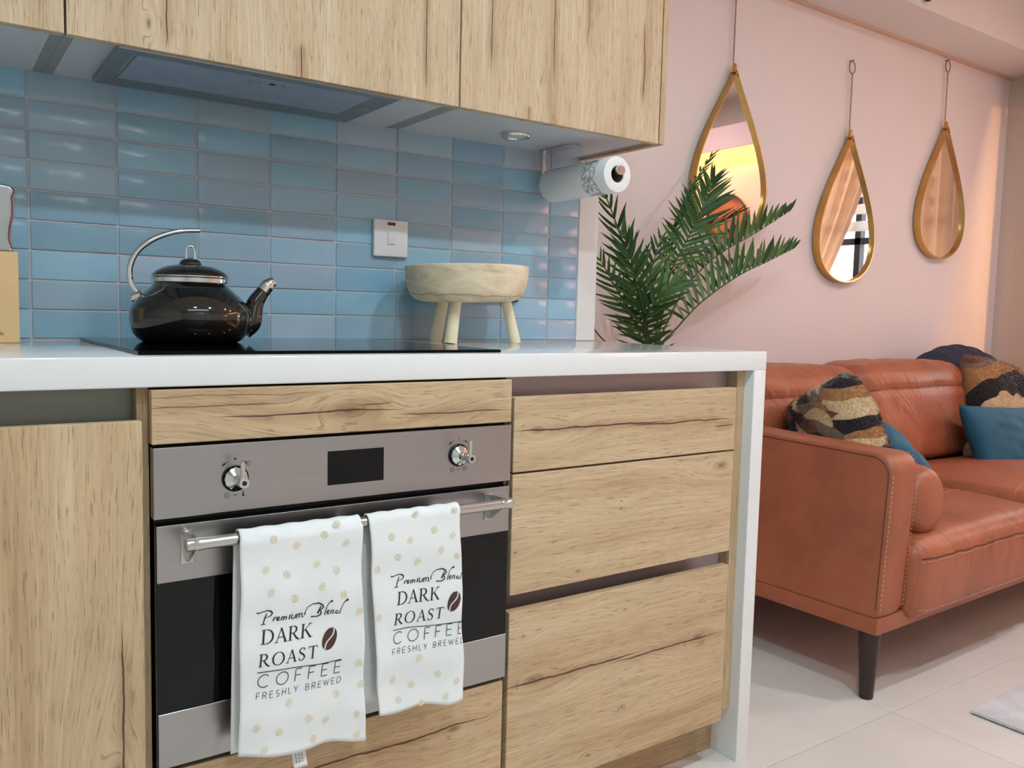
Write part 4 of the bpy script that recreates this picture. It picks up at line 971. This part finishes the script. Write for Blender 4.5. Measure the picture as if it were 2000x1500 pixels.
def arm(x_out, sgn):
    z0, z1, yb_ = 0.2370, 0.668, 0.955
    prof = []
    R_ = 0.052
    for i in range(9):
        a = pi + (-pi / 2) * i / 8
        prof.append((-0.004 + R_ + R_ * cos(a), z1 - R_ + R_ * sin(a)))
    prof = [(0.006, z0), (-0.004, z0 + 0.02)] + [(-0.004, z0 + (z1 - R_ - z0) * k / 6) for k in range(1, 6)] + prof
    prof += [(0.045 + (yb_ - 0.045) * k / 8, z1 + 0.022 * k / 8) for k in range(1, 9)] + [(yb_, z0)]
    mb = MB(); n = len(prof)
    # cross-section across the thickness: soft inset edges at both sides
    wid = 0.128
    secs = [(0.0, 0.010), (0.003, 0.003), (0.010, 0.0), (0.03, -0.002), (0.064, -0.003), (0.098, -0.002), (0.118, 0.0), (0.125, 0.003), (wid, 0.010)]
    cy_, cz_ = 0.45, 0.45
    vs = []
    for d_, ins in secs:
        for (y_, z_) in prof:
            vy, vz = cy_ - y_, cz_ - z_; sy_ = 1 if vy > 0 else -1; sz_ = 1 if vz > 0 else -1
            yy = y_ + (sy_ * ins if (y_ < 0.06) else 0); zz = z_ + (sz_ * ins if z_ > 0.6 else 0)
            tap = 1.0 - 0.14 * (1 - (z_ - z0) / (z1 - z0)) if True else 1
            vs.append((x_out + sgn * (d_ * tap + 0.030 * (z_ - z0) / (z1 - z0)), yy, zz))
    fs = [(k * n + i, k * n + (i + 1) % n, (k + 1) * n + (i + 1) % n, (k + 1) * n + i) for k in range(len(secs) - 1) for i in range(n)]
    fs += [list(range(n)), [(len(secs) - 1) * n + i for i in range(n)]]
    a_ = obj('arm', mb.add(vs, fs), LE, sofa, angle=50)
    # piping seam and light stitching round the outer edge
    LN = lambda z_: 0.030 * (z_ - z0) / (z1 - z0)
    line_ = [(x_out + sgn * (0.0005 + LN(p[1])), p[0] + (0.010 if p[0] < .05 else 0) + 0.003, p[1] - (0.010 if p[1] > .6 else 0)) for p in prof[1:-1]]
    obj('piping', MB().tube(line_, 0.0017, 6), plain('brown_piping', lin(98, 50, 34), 0.6), a_)
    st = MB(); stitches(st, [(p[0] + sgn * 0.0035, p[1] - 0.0115, p[2] + (0.004 if p[2] > .64 else 0)) for p in line_], 0.008, 0.005, 0.0012)
    stitches(st, [(x_out + sgn * (0.1245 * (1.0 - 0.14 * (1 - (p[1] - z0) / (z1 - z0))) + LN(p[1])), p[0] - 0.001 , p[1] ) for p in prof[1:15]], 0.006, 0.006, 0.0009)
    s_ = obj('stitching', st, THREAD, a_); s_['kind'] = 'stuff'
arm(1.787, 1); arm(SX1 - 0.002, -1)
obj('back_frame', MB().box(1.917, SX1 - 0.132, 0.80, 0.955, 0.2365, 0.79, 0.02, 3), LE, sofa, angle=50)
def wr(p, k, s_): return mnoise.noise(Vector((p[0] * k[0] + s_, p[1] * k[1], p[2] * k[2])))
def seat(x0, x1, s_, lift):
    hx = ((x1 - x0) / 2, 0.325, 0.108); ctr = ((x0 + x1) / 2, 0.285, 0.318 + lift)
    base = rbox(ctr, hx, 0.042)
    def fn(u, v, w_):
        p = base(u, v, w_)
        if w_ > -0.5:
            pf = max(0, w_) * (1 - u * u) ** 0.5 * (1 - max(-1, v) ** 2 * 0.85) * 0.036
            p.z += pf
        if v < 0: p.y -= 0.016 * (1 - u ** 4) * (1 - w_ * w_)
        if w_ > 0.3:   # leather wrinkles gathered at the front edge
            fr = max(0, -v) ** 2
            p.z += fr * 0.0045 * wr(p, (26, 5, 5), s_) + 0.004 * wr(p, (7, 9, 4), s_ + 3)
        return p
    o = obj('seat_cushion', cube_surface(fn, 34), LE_SEAT, sofa, angle=None)
    ux = [-0.97 + 1.94 * i / 60 for i in range(61)]
    seam = [fn(u, -1, 0.60) + Vector((0, -0.0005, 0)) for u in ux]
    obj('seam', MB().tube(seam, 0.0016, 5), SEAM, o)
    st = MB(); stitches(st, [p + Vector((0, -0.0015, -0.0075)) for p in seam], 0.007, 0.006, 0.0012)
    stitches(st, [fn(u, -1, -0.72) + Vector((0, -0.001, 0)) for u in ux], 0.007, 0.006, 0.0012)
    tops = [fn(u, -0.35 + 0.25 * u, 1) + Vector((0, 0, 0.0006)) for u in ux]
    stitches(st, tops, 0.007, 0.004, 0.0011)
    s2 = obj('stitching', st, THREAD, o); s2['kind'] = 'stuff'
seat(1.912, 2.735, 1.0, 0.0); seat(2.745, 3.555, 5.0, 0.022); seat(3.565, SX1 - 0.135, 9.0, 0.012)
def backc(x0, x1, s_, lift):
    hx = ((x1 - x0) / 2, 0.115, 0.196); ctr = ((x0 + x1) / 2, 0.70, 0.642 + lift)
    base = rbox(ctr, hx, 0.055)
    def fn(u, v, w_):
        p = base(u, v, w_)
        p.y += (p.z - 0.43) * 0.24 - 0.02
        if v < 0:
            p.y -= 0.042 * (1 - u * u) * (1 - w_ ** 4)
            p.y += 0.006 * wr(p, (14, 3, 9), s_) * (0.4 + abs(u)) + 0.004 * wr(p, (30, 4, 16), s_ + 7) * abs(u)
        if w_ > 0.2:
            p.z += 0.018 * (1 - u ** 4) * w_ + 0.004 * wr(p, (18, 12, 3), s_ + 2)
        # crease sunk along the stitched seam
        if v < -0.2: p.y += 0.010 * exp(-((w_ - 0.51) / 0.06) ** 2)
        return p
    o = obj('back_cushion', cube_surface(fn, 34), LE_BACK, sofa, angle=None)
    ux = [-0.985 + 1.97 * i / 60 for i in range(61)]
    seam = [fn(u, -1, 0.51) + Vector((0, -0.0008, 0)) for u in ux]
    obj('seam', MB().tube(seam, 0.0022, 5), SEAM, o)
    st = MB(); stitches(st, [p + Vector((0, -0.001, 0.007)) for p in seam], 0.006, 0.006, 0.0009)
    s2 = obj('stitching', st, plain('brown_thread', lin(120, 60, 40), 0.7), o); s2['kind'] = 'stuff'
backc(1.930, 2.725, 2.0, -0.004); backc(2.735, 3.555, 6.0, 0.002); backc(3.565, SX1 - 0.135, 4.0, -0.055)
sofa.rotation_euler = (0, 0, radians(1.4))
sofa.location = SO + Vector((0.0, 0.0, 0.0))
RS = Matrix.Translation(SO) @ Matrix.Rotation(radians(1.4), 4, 'Z') @ Matrix.Translation(-SO)

# bolster
bol = thing('bolster', 'round cognac leather bolster cushion tucked against the inside of the sofa arm', 'cushion', RS @ Vector((2.030, 0.235, 0.520)))
prof = smoothprof([(0.0, -0.245), (0.04, -0.243), (0.075, -0.232), (0.094, -0.205), (0.099, -0.15), (0.099, 0.0), (0.099, 0.15), (0.094, 0.215), (0.06, 0.245), (0.0, 0.25)], 4)
mb = MB().lathe(prof, (0, 0, 0), 48, 'y', cap=False)
mb.v = [(p[0] * 0.90, p[1], p[2] * 1.02) for p in mb.v]
obj('cover', mb, LE, bol, local=True, angle=None)
ring = [(0.0905 * 0.9 * cos(a), -0.212, 0.0905 * 1.02 * sin(a)) for a in [2 * pi * i / 60 for i in range(61)]]
st = MB(); stitches(st, [(p[0] * 1.02, p[1] + .004, p[2] * 1.02) for p in ring], 0.006, 0.005, 0.0011)
s_ = obj('stitching', st, plain('red_brown_thread', lin(150, 70, 50), 0.6), bol, local=True); s_['kind'] = 'stuff'
bol.rotation_euler = (0, 0, radians(1.4))

# ================================================================== CUSHIONS
def pillow(wd, ht, th, pinch=0.055, n=30, wrk=0.004, s_=0.0, rc=0.0):
    mb = MB()
    def pt(u, v, side):
        a = 1 - abs(u) ** 2.6; b = 1 - abs(v) ** 2.6
        t_ = th / 2 * (max(0, a * b)) ** 0.42
        x_ = u * wd / 2 * (1 - pinch * (1 - v * v) - rc * v ** 4); z_ = v * ht / 2 * (1 - pinch * (1 - u * u) - rc * u ** 4)
        t_ += wrk * mnoise.noise(Vector((u * 3 + s_, v * 3, side * 2.0))) * (a * b)
        return (x_, side * t_, z_)
    g1 = MB().grid(lambda a, b: pt(-1 + 2 * a, -1 + 2 * b, -1), n, n)
    g2 = MB().grid(lambda a, b: pt(-1 + 2 * a, -1 + 2 * b, 1), n, n)
    mb.add(g1.v, g1.f); mb.add(g2.v, [f[::-1] for f in g2.f])
    bm = bmesh.new()
    V = [bm.verts.new(p) for p in mb.v]
    for f in mb.f: bm.faces.new([V[i] for i in f])
    bmesh.ops.remove_doubles(bm, verts=bm.verts[:], dist=1e-5)
    return MB().bm(bm)
def velvet(name, c1, c2):
    t = NT(name); v = t.coord(); n = t.noise(v, 9, 3)
    t.set(Base_Color=t.ramp(n, [(0.3, c1), (0.7, c2)]), Roughness=0.75)
    t.bsdf.inputs['Sheen Weight'].default_value = 0.35; t.bsdf.inputs['Sheen Roughness'].default_value = 0.35
    t.bsdf.inputs['Sheen Tint'].default_value = lin(150, 200, 220)
    t.bump(t.noise(v, 14, 3), 0.35, 0.01)
    return t.mat
TEAL = velvet('teal_velvet', lin(14, 76, 104), lin(24, 94, 122))
def fur_mat(name, s_, stops=None, sc=3.2, slope=0.55):
    t = NT(name); v = t.coord(); p = t.sep(v)
    a = t.noise(v, 5.5, 2, colour=True); q = t.sep(a)
    zz = t.m('ADD', t.m('ADD', t.m('MULTIPLY', p[2], 1.0), t.m('MULTIPLY', p[0], slope)), t.m('MULTIPLY', t.m('SUBTRACT', q[0], 0.5), 0.20))
    cell = t.m('FRACT', t.m('ADD', t.m('MULTIPLY', zz, sc), s_))
    dk = lin(38, 28, 34); cr = lin(214, 190, 150); tn = lin(176, 128, 80); br = lin(120, 74, 50); tl = lin(98, 124, 116); gy = lin(128, 110, 92)
    c1 = t.ramp(cell, [(0.0, dk), (0.17, cr), (0.29, tl), (0.38, br), (0.50, dk), (0.60, tn), (0.72, gy), (0.80, cr), (0.90, br)], 'CONSTANT')
    c2 = t.ramp(cell, [(0.0, tn), (0.14, dk), (0.30, cr), (0.42, dk), (0.58, br), (0.70, tl), (0.80, dk), (0.92, cr)], 'CONSTANT')
    side = t.sstep(t.m('ADD', p[0], t.m('MULTIPLY', t.m('SUBTRACT', q[1], .5), .25)), -0.01, 0.01)
    col = t.mix(side, c1, c2)
    if stops == 'patches':
        vv_ = t.comb(t.m('ADD', t.m('MULTIPLY', t.m('ADD', p[0], t.m('MULTIPLY', p[2], .7)), 8.5), t.m('MULTIPLY', q[0], 1.1)), t.m('MULTIPLY', p[1], 3.0), t.m('ADD', t.m('MULTIPLY', t.m('SUBTRACT', p[2], t.m('MULTIPLY', p[0], .7)), 25.0), t.m('MULTIPLY', q[1], 1.6)))
        vo = t.n.new('ShaderNodeTexVoronoi'); vo.inputs['Scale'].default_value = 1.0; t.link(vv_, vo.inputs['Vector'])
        rr = t.sep(vo.outputs['Color'])
        col = t.ramp(rr[0], [(0, dk), (.24, cr), (.42, br), (.54, tn), (.66, tl), (.73, dk), (.86, gy), (.93, cr)], 'CONSTANT')
    elif stops:
        N_ = dict(dk=dk, cr=cr, tn=tn, br=br, tl=tl, gy=gy)
        col = t.ramp(cell, [(a, N_[b]) for a, b in stops], 'CONSTANT')
    f = t.m('ADD', 0.80, t.m('MULTIPLY', t.noise(v, 130, 2), 0.40)); col = t.mix(1.0, col, t.comb(f, f, f), 'MULTIPLY')
    t.set(Base_Color=col, Roughness=0.9); t.bsdf.inputs['Sheen Weight'].default_value = 0.5
    t.bsdf.inputs['Specular IOR Level'].default_value = 0.15
    return t.mat
def add_pile(o, mb, mat, count, ln, seed, lean):
    """short fur: thousands of thin tapered strips rooted on the cover, one mesh"""
    me = o.data; rnd = random.Random(seed); polys = [p for p in me.polygons]; areas = [p.area for p in polys]
    pick = rnd.choices(range(len(polys)), weights=areas, k=count)
    out = MB()
    for pi_ in pick:
        p = polys[pi_]; vs = [me.vertices[i].co for i in p.vertices]
        a, b = rnd.random(), rnd.random()
        q = (vs[0] * (1 - a) + vs[1] * a) * (1 - b) + (vs[3 % len(vs)] * (1 - a) + vs[2] * a) * b
        n = p.normal.copy()
        if n.dot(Vector((q.x * .3, q.y, q.z * .3))) < 0: n = -n
        d = (n + Vector(lean) * 0.8 + Vector((rnd.uniform(-.5, .5), rnd.uniform(-.5, .5), rnd.uniform(-.5, .5)))).normalized()
        sd = d.cross(Vector((rnd.uniform(-1, 1), rnd.uniform(-1, 1), rnd.uniform(-1, 1)))).normalized() * 0.0008
        L_ = ln * rnd.uniform(.6, 1.2)
        out.add([q - sd, q + sd, q + d * L_ + n * L_ * .1], [(0, 1, 2)])
    s_ = obj('fur_pile', out, mat, o, local=True, smooth=False, normals=False); s_['kind'] = 'stuff'
def cushion(name, label, mb, mat, loc, rot, group=None):
    t = thing(name, label, 'cushion', loc, group)
    o = obj('cover', mb, mat, t, local=True, angle=None)
    t.rotation_euler = rot
    return t, o
# left fur cushion, leaning in the corner of arm and back
fm1 = fur_mat('patchwork_fur_left', 0.10, 'patches')
pm_ = pillow(0.40, 0.40, 0.22, 0.03, 26, 0.02, 3.0, 0.05)
t, o = cushion('fur_cushion', 'patchwork fur cushion leaning in the left corner of the sofa', pm_, fm1, (2.125, 0.375, 0.620), (radians(-12), radians(20), radians(60)))
add_pile(o, pm_, fm1, 34000, 0.0105, 1, (0, 0, -1))
fm2 = fur_mat('patchwork_fur_right', 0.5, [(0, 'br'), (.14, 'dk'), (.24, 'br'), (.36, 'tl'), (.47, 'cr'), (.60, 'dk'), (.75, 'tn'), (.92, 'gy')], 2.1, -0.35)
pm_ = pillow(0.46, 0.44, 0.18, 0.03, 26, 0.02, 8.0, 0.05)
t, o = cushion('fur_cushion', 'patchwork fur cushion behind the teal cushion at the right edge', pm_, fm2, (3.665, 0.60, 0.655), (radians(-22), radians(10), radians(-4)))
add_pile(o, pm_, fm2, 30000, 0.0105, 2, (0, 0, -1))
t, o = cushion('velvet_cushion', 'teal velvet cushion wedged between the fur cushion and the bolster', pillow(0.34, 0.36, 0.16, 0.07, 28, 0.012, 1.0, 0.06), TEAL, (2.340, 0.325, 0.566), (radians(-44), radians(-14), radians(62)), 'teal velvet cushions on the sofa')
t, o = cushion('velvet_cushion', 'teal velvet cushion lying in front of the fur cushion at the right edge', pillow(0.50, 0.31, 0.14, 0.06, 28, 0.012, 5.0), TEAL, (3.450, 0.465, 0.535), (radians(-26), radians(3), radians(-6)), 'teal velvet cushions on the sofa')
wf = mottled('white_fluff', lin(214, 206, 196), lin(236, 230, 222), 60, 0.95, 0.5, 120)
wc = obj('fluffy_cushion', MB().ball((3.40, 0.575, 0.478), 0.05, (1, .8, 1)), wf, angle=None); tag(wc, 'small white fluffy ball cushion peeping out behind the teal cushion', 'cushion')
# knitted throw over the back
def knit():
    t = NT('navy_knit'); v = t.coord(); p = t.sep(v)
    a = t.m('SINE', t.m('ADD', t.m('MULTIPLY', p[0], 300.0), t.m('MULTIPLY', t.m('SINE', t.m('MULTIPLY', p[2], 260.0)), 1.2)))
    b = t.m('SINE', t.m('MULTIPLY', t.m('ADD', p[1], p[2]), 380.0))
    h = t.m('MULTIPLY', a, b)
    t.set(Base_Color=t.ramp(t.m('ADD', 0.5, t.m('MULTIPLY', h, 0.5)), [(0.2, lin(28, 34, 52)), (0.8, lin(62, 68, 92))]), Roughness=0.95)
    t.bump(h, 0.7, 0.008); return t.mat
def throw_fn(a, b):
    # a along the sofa back, b over the top from back to front
    x_ = 3.47 + 0.62 * a
    env = sin(pi * min(1, max(0, a))) ** 0.45
    an = pi * b
    rz = 0.055 + 0.045 * env + 0.012 * sin(7 * a); ry = 0.13
    y_ = 0.872 + ry * cos(an) * -1 * -1
    zc = 0.786 + 0.030 * exp(-((a - 0.62) / 0.28) ** 2)
    z_ = zc + rz * sin(an) * (0.35 + 0.65 * env) + 0.004 * sin(40 * a) * sin(an)
    return (x_, 0.875 + 0.105 * cos(an), z_ + 0.010 * env)
th = obj('knitted_throw', MB().grid(throw_fn, 60, 26), knit(), angle=None)
so = th.modifiers.new('thickness', 'SOLIDIFY'); so.thickness = 0.012
tag(th, 'chunky navy knitted throw bunched over the sofa back in the corner', 'throw')

# ================================================================== RUG
def rug_mat():
    t = NT('pale_rug'); v = t.coord(); n = t.noise(v, 7, 5, 0.65); n2 = t.noise(v, 240, 2)
    t.set(Base_Color=t.ramp(n, [(0.35, lin(196, 198, 204)), (0.6, lin(222, 223, 226))]), Roughness=0.95); t.bump(n2, 0.5, 0.003); return t.mat
rg = thing('rug', 'pale grey low pile rug on the floor in front of the sofa', 'rug', (3.0, -0.9, 0))
obj('pile', MB().box(1.968, 4.1, -1.7, -0.165, 0.003, 0.0125, 0.003, 2), rug_mat(), rg, angle=50)
obj('backing', MB().box(1.974, 4.095, -1.695, -0.170, 0.0, 0.0032), plain('dark_rug_edge', lin(46, 48, 56), 0.9), rg, smooth=False)

# ================================================================== PALM
PX, PY = 1.650, 0.752
pm = thing('potted_palm', 'green palm with long feathered fronds standing between the worktop end and the sofa', 'plant', (PX, PY, 0))
obj('pot', MB().lathe([(0.0, 0.0), (0.072, 0.0), (0.078, 0.006), (0.096, 0.24), (0.098, 0.25), (0.092, 0.252), (0.088, 0.235), (0.0, 0.23)], (PX, PY, 0), 40, cap=False), plain('white_ceramic', lin(214, 210, 204), 0.3), pm)
obj('soil', MB().lathe([(0.0, 0.238), (0.0882, 0.236), (0.087, 0.231), (0.0, 0.230)], (PX, PY, 0), 32, cap=False), mottled('soil', lin(50, 38, 30), lin(70, 54, 42), 60, 0.95, 0.6, 90), pm)
obj('stems', MB().tube([(PX, PY, 0.23), (PX, PY, 0.70), (PX, PY - .005, 0.95)], [0.020, 0.017, 0.010], 10), plain('palm_stem', lin(70, 88, 44), 0.6), pm)
def leaf_mat():
    t = NT('palm_leaf'); v = t.coord(); oi = t.n.new('ShaderNodeObjectInfo').outputs['Random']
    c = t.ramp(t.m('ADD', t.m('MULTIPLY', oi, .8), t.m('MULTIPLY', t.noise(v, 12, 2), .2)), [(0.0, lin(34, 66, 34)), (0.5, lin(54, 92, 42)), (1.0, lin(84, 122, 56))])
    t.set(Base_Color=c, Roughness=0.42)
    t.bsdf.inputs['Specular IOR Level'].default_value = 0.35
    return t.mat
LM = leaf_mat(); RM = plain('palm_rachis', lin(50, 78, 36), 0.5)
def leaf_mesh(curve):
    """unit leaflet along +x, width along y, slightly folded, drooping towards -z"""
    n = 6; vs = []; fs = []
    for i in range(n + 1):
        t = i / n; wdt = 0.055 * (sin(pi * min(1, 0.10 + 0.90 * t) ** 0.75) ** 0.9) if t < 1 else 0
        z_ = -curve * t * t; y_ = 0.0
        vs += [(t, -wdt, z_ + wdt * .35), (t, 0, z_), (t, wdt, z_ + wdt * .35)]
    for i in range(n):
        a = i * 3; fs += [(a, a + 3, a + 4, a + 1), (a + 1, a + 4, a + 5, a + 2)]
    me = bpy.data.meshes.new('leaf'); me.from_pydata(vs, [], fs); me.materials.append(LM); me.shade_smooth(); return me
LEAVES = [leaf_mesh(c_) for c_ in (0.06, 0.12, 0.2)]
FR = {
 'a': ([(1.65,0.74,0.80),(1.645,0.74,0.93),(1.571,0.72,1.075),(1.482,0.70,1.225),(1.411,0.69,1.339),(1.373,0.68,1.376)], 17, 0.105, 'flat', 0.0),
 'b': ([(1.65,0.74,0.80),(1.635,0.735,0.93),(1.548,0.68,1.028),(1.471,0.64,1.147),(1.415,0.62,1.235)], 16, 0.12, 'flat', 0.35),
 'c': ([(1.66,0.76,0.80),(1.695,0.76,0.93),(1.746,0.78,1.081),(1.789,0.80,1.17),(1.883,0.82,1.288),(1.973,0.84,1.408),(2.040,0.86,1.500)], 20, 0.155, 'flat', 0.55),
 'd': ([(1.66,0.77,0.80),(1.705,0.78,0.93),(1.805,0.86,1.117),(1.879,0.90,1.296),(2.0,0.94,1.461),(2.13,0.965,1.600)], 15, 0.10, 'thin', 0.35),
 'e': ([(1.67,0.77,0.80),(1.712,0.77,0.93),(1.760,0.78,1.00),(1.881,0.82,1.119),(2.071,0.86,1.236),(2.335,0.90,1.344),(2.550,0.93,1.440)], 22, 0.170, 'up', 0.25),
 'f': ([(1.66,0.75,0.80),(1.71,0.75,0.928),(1.774,0.76,0.973),(1.927,0.79,1.069),(2.138,0.82,1.166),(2.34,0.85,1.232),(2.520,0.88,1.290)], 24, 0.175, 'up', 0.15),
 'g': ([(1.65,0.73,0.80),(1.60,0.71,0.93),(1.545,0.66,0.995),(1.535,0.62,1.050),(1.560,0.595,1.095),(1.60,0.58,1.12)], 16, 0.13, 'flat', 0.1),
 'h': ([(1.645,0.745,0.80),(1.612,0.74,0.932),(1.53,0.72,1.027),(1.442,0.70,1.117),(1.385,0.69,1.175)], 13, 0.10, 'flat', 0.25),
 'i': ([(1.66,0.76,0.80),(1.647,0.76,0.927),(1.668,0.80,1.046),(1.74,0.84,1.184),(1.80,0.87,1.274)], 10, 0.11, 'flat', 0.4)}
VIEW = Vector((0.83, 0.55, 0.0)).normalized()
rl_ = random.Random(11)
for key in 'abcdefghi':
    ctrl, npair, L0, style, start = FR[key]
    pts = catmull(ctrl, 8); n = len(pts)
    fr_ = obj('frond', MB().tube(pts, [0.0042 * (1 - 0.8 * i / n) + .0004 for i in range(n)], 6), RM, pm)
    cum = [0]
    for a, b in zip(pts, pts[1:]): cum.append(cum[-1] + (b - a).length)
    def samp(s_):
        for i in range(n - 1):
            if s_ <= cum[i + 1] or i == n - 2:
                k_ = (s_ - cum[i]) / max(1e-9, cum[i + 1] - cum[i]); return pts[i].lerp(pts[i + 1], k_), (pts[i + 1] - pts[i]).normalized()
    s0 = max(start * 0.6 + 0.18, 0.20)
    for q in range(npair):
        f = q / (npair - 1)
        s_ = cum[-1] * (s0 + (1 - s0) * f)
        p, T = samp(min(s_, cum[-1] * .999))
        U = (Vector((0, 0, 1)) - T * T.z)
        N = VIEW - T * VIEW.dot(T)
        S1 = T.cross(N).normalized()          # in-picture sideways
        if S1.z < 0 and style == 'up': S1 = -S1
        Nn = N.normalized()
        for sd in (-1, 1):
            if style == 'flat': side = S1 * sd + Nn * (-0.25)
            elif style == 'thin': side = S1 * sd * 0.6 + Nn * sd * .65
            else: side = S1 * (1.0 if sd > 0 else 0.78) + Nn * sd * 0.35
            side.normalize()
            an = radians(62 - 42 * f + rl_.uniform(-5, 5))
            if style == 'up': an = radians(66 - 50 * f + rl_.uniform(-4, 4))
            d = (T * cos(an) + side * sin(an)).normalized()
            Ln = L0 * (0.55 + 0.45 * sin(pi * (0.16 + 0.70 * f))) * rl_.uniform(.9, 1.08) * (1 - 0.25 * f ** 4)
            zax = (side.cross(T) * (1 if sd > 0 else -1))
            zax = Nn * -1.0 if style == 'flat' else Nn * -1.0 + U * .2
            zax = (zax - d * zax.dot(d)).normalized()
            yax = zax.cross(d).normalized()
            rot = Matrix((d, yax, zax)).transposed() @ Matrix.Rotation(rl_.uniform(-.45, .45), 3, 'X')
            Mx = rot.to_4x4() @ Matrix.Diagonal((Ln, Ln * (0.95 if Ln > .12 else 1.15), Ln, 1))
            Mx.translation = p - Vector((PX, PY, 0))
            lf = bpy.data.objects.new('leaf', LEAVES[rl_.randrange(3)]); COL.objects.link(lf); lf.parent = fr_
            lf.matrix_local = Mx
obj('frond', MB().tube(catmull([(1.64, 0.76, 0.90), (1.55, 0.79, 0.915), (1.505, 0.80, 0.936), (1.455, 0.80, 0.978), (1.42, 0.80, 1.01)], 6), 0.0022, 6), plain('dry_stem', lin(74, 44, 34), 0.7), pm, label='thin bare brown stalk')

# ================================================================== WINDOW WALL FURNISHINGS (seen in the mirrors)
def sheer(name, c, tr):
    t = NT(name); v = t.coord()
    tl = t.n.new('ShaderNodeBsdfTranslucent'); tl.inputs[0].default_value = c
    mx = t.n.new('ShaderNodeMixShader'); mx.inputs[0].default_value = tr
    t.set(Base_Color=c, Roughness=0.8)
    t.link(t.bsdf.outputs[0], mx.inputs[1]); t.link(tl.outputs[0], mx.inputs[2]); t.link(mx.outputs[0], t.out.inputs[0]); return t.mat
SH = sheer('blush_sheer', lin(246, 222, 198), 0.4)
def curtain(label, y0, y1, sweep, s_):
    t = thing('curtain', label, 'curtain', (4.50, (y0 + y1) / 2, 0.05), 'blush sheer curtains at the window')
    def fn(a, b):
        z_ = 2.195 - 2.165 * b
        k = sweep * max(0, min(1, (b - 0.0) / 0.55)) ** 1.3
        wdt = (y1 - y0) * (1 - abs(k) * 0.55)
        yy = y0 + wdt * a if k >= 0 else y1 - wdt * (1 - a)
        fo = 0.018 * sin(a * (y1 - y0) * 62 + s_) + 0.006 * sin(a * (y1 - y0) * 150 + 2 * s_)
        return (4.515 + fo * (1 - .3 * abs(k)), yy, z_)
    c = obj('fabric', MB().grid(fn, 90, 30), SH, t, angle=None)
    sm = c.modifiers.new('thickness', 'SOLIDIFY'); sm.thickness = 0.0012
    obj('rod_sleeve', MB().tube([(4.515, y0, 2.20), (4.515, y1, 2.20)], 0.008, 10), M['white_plastic'], t)
curtain('blush sheer curtain hanging straight in the corner beside the mirror wall', 0.47, 0.86, 0.0, 0.4)
curtain('blush sheer curtain swept aside at the window, away from the corner', -0.52, 0.36, 0.95, 1.9)
bl = thing('zebra_blind', 'white banded roller blind half lowered over the window', 'blind', (4.565, 0.05, 2.1))
for k in range(5):
    z_ = 2.06 - k * 0.105
    obj('slat', MB().box(4.560, 4.563, WY0 + 0.01, WY1 - 0.01, z_ - 0.062, z_), sheer('blind_fabric', lin(240, 236, 230), 0.5) if k == 0 else bpy.data.materials['blind_fabric'], bl, smooth=False)
obj('roller', MB().tube([(4.566, WY0 + .01, 2.09), (4.566, WY1 - .01, 2.09)], 0.0135, 14), M['white_plastic'], bl)
obj('cord', MB().tube([(4.5615, WY1 - .03, 2.08), (4.5615, WY1 - .03, 1.60)], 0.0012, 6).tube([(4.5615, WY0 + .03, 2.08), (4.5615, WY0 + .03, 1.60)], 0.0012, 6), M['white_plastic'], bl)
wd_ = thing('wall_disc', 'round brown wall disc with a thin dark rim, seen in the nearest mirror', 'wall decoration', (4.57, -0.86, 1.72))
obj('face', MB().lathe([(0.0, 4.560), (0.185, 4.560), (0.185, 4.578), (0, 4.578)], (0, -0.86, 1.72), 48, 'x', cap=False), mottled('brown_disc', lin(132, 74, 52), lin(160, 96, 66), 9, 0.6), wd_)
obj('rim', MB().tube([(4.556, -0.86 + 0.188 * cos(a), 1.72 + 0.188 * sin(a)) for a in [2 * pi * i / 48 for i in range(48)]], 0.007, 8, closed=True), M['black'], wd_)

# small dark fitting near the top edge of the picture
cf = obj('ceiling_sensor', MB().lathe([(0.0, -0.016), (0.010, -0.014), (0.016, -0.004), (0.018, 0.0)], (3.235, 0.8075, 2.372), 20, cap=True), M['black'])
tag(cf, 'small dark sensor on the bulkhead front above the mirrors', 'sensor')
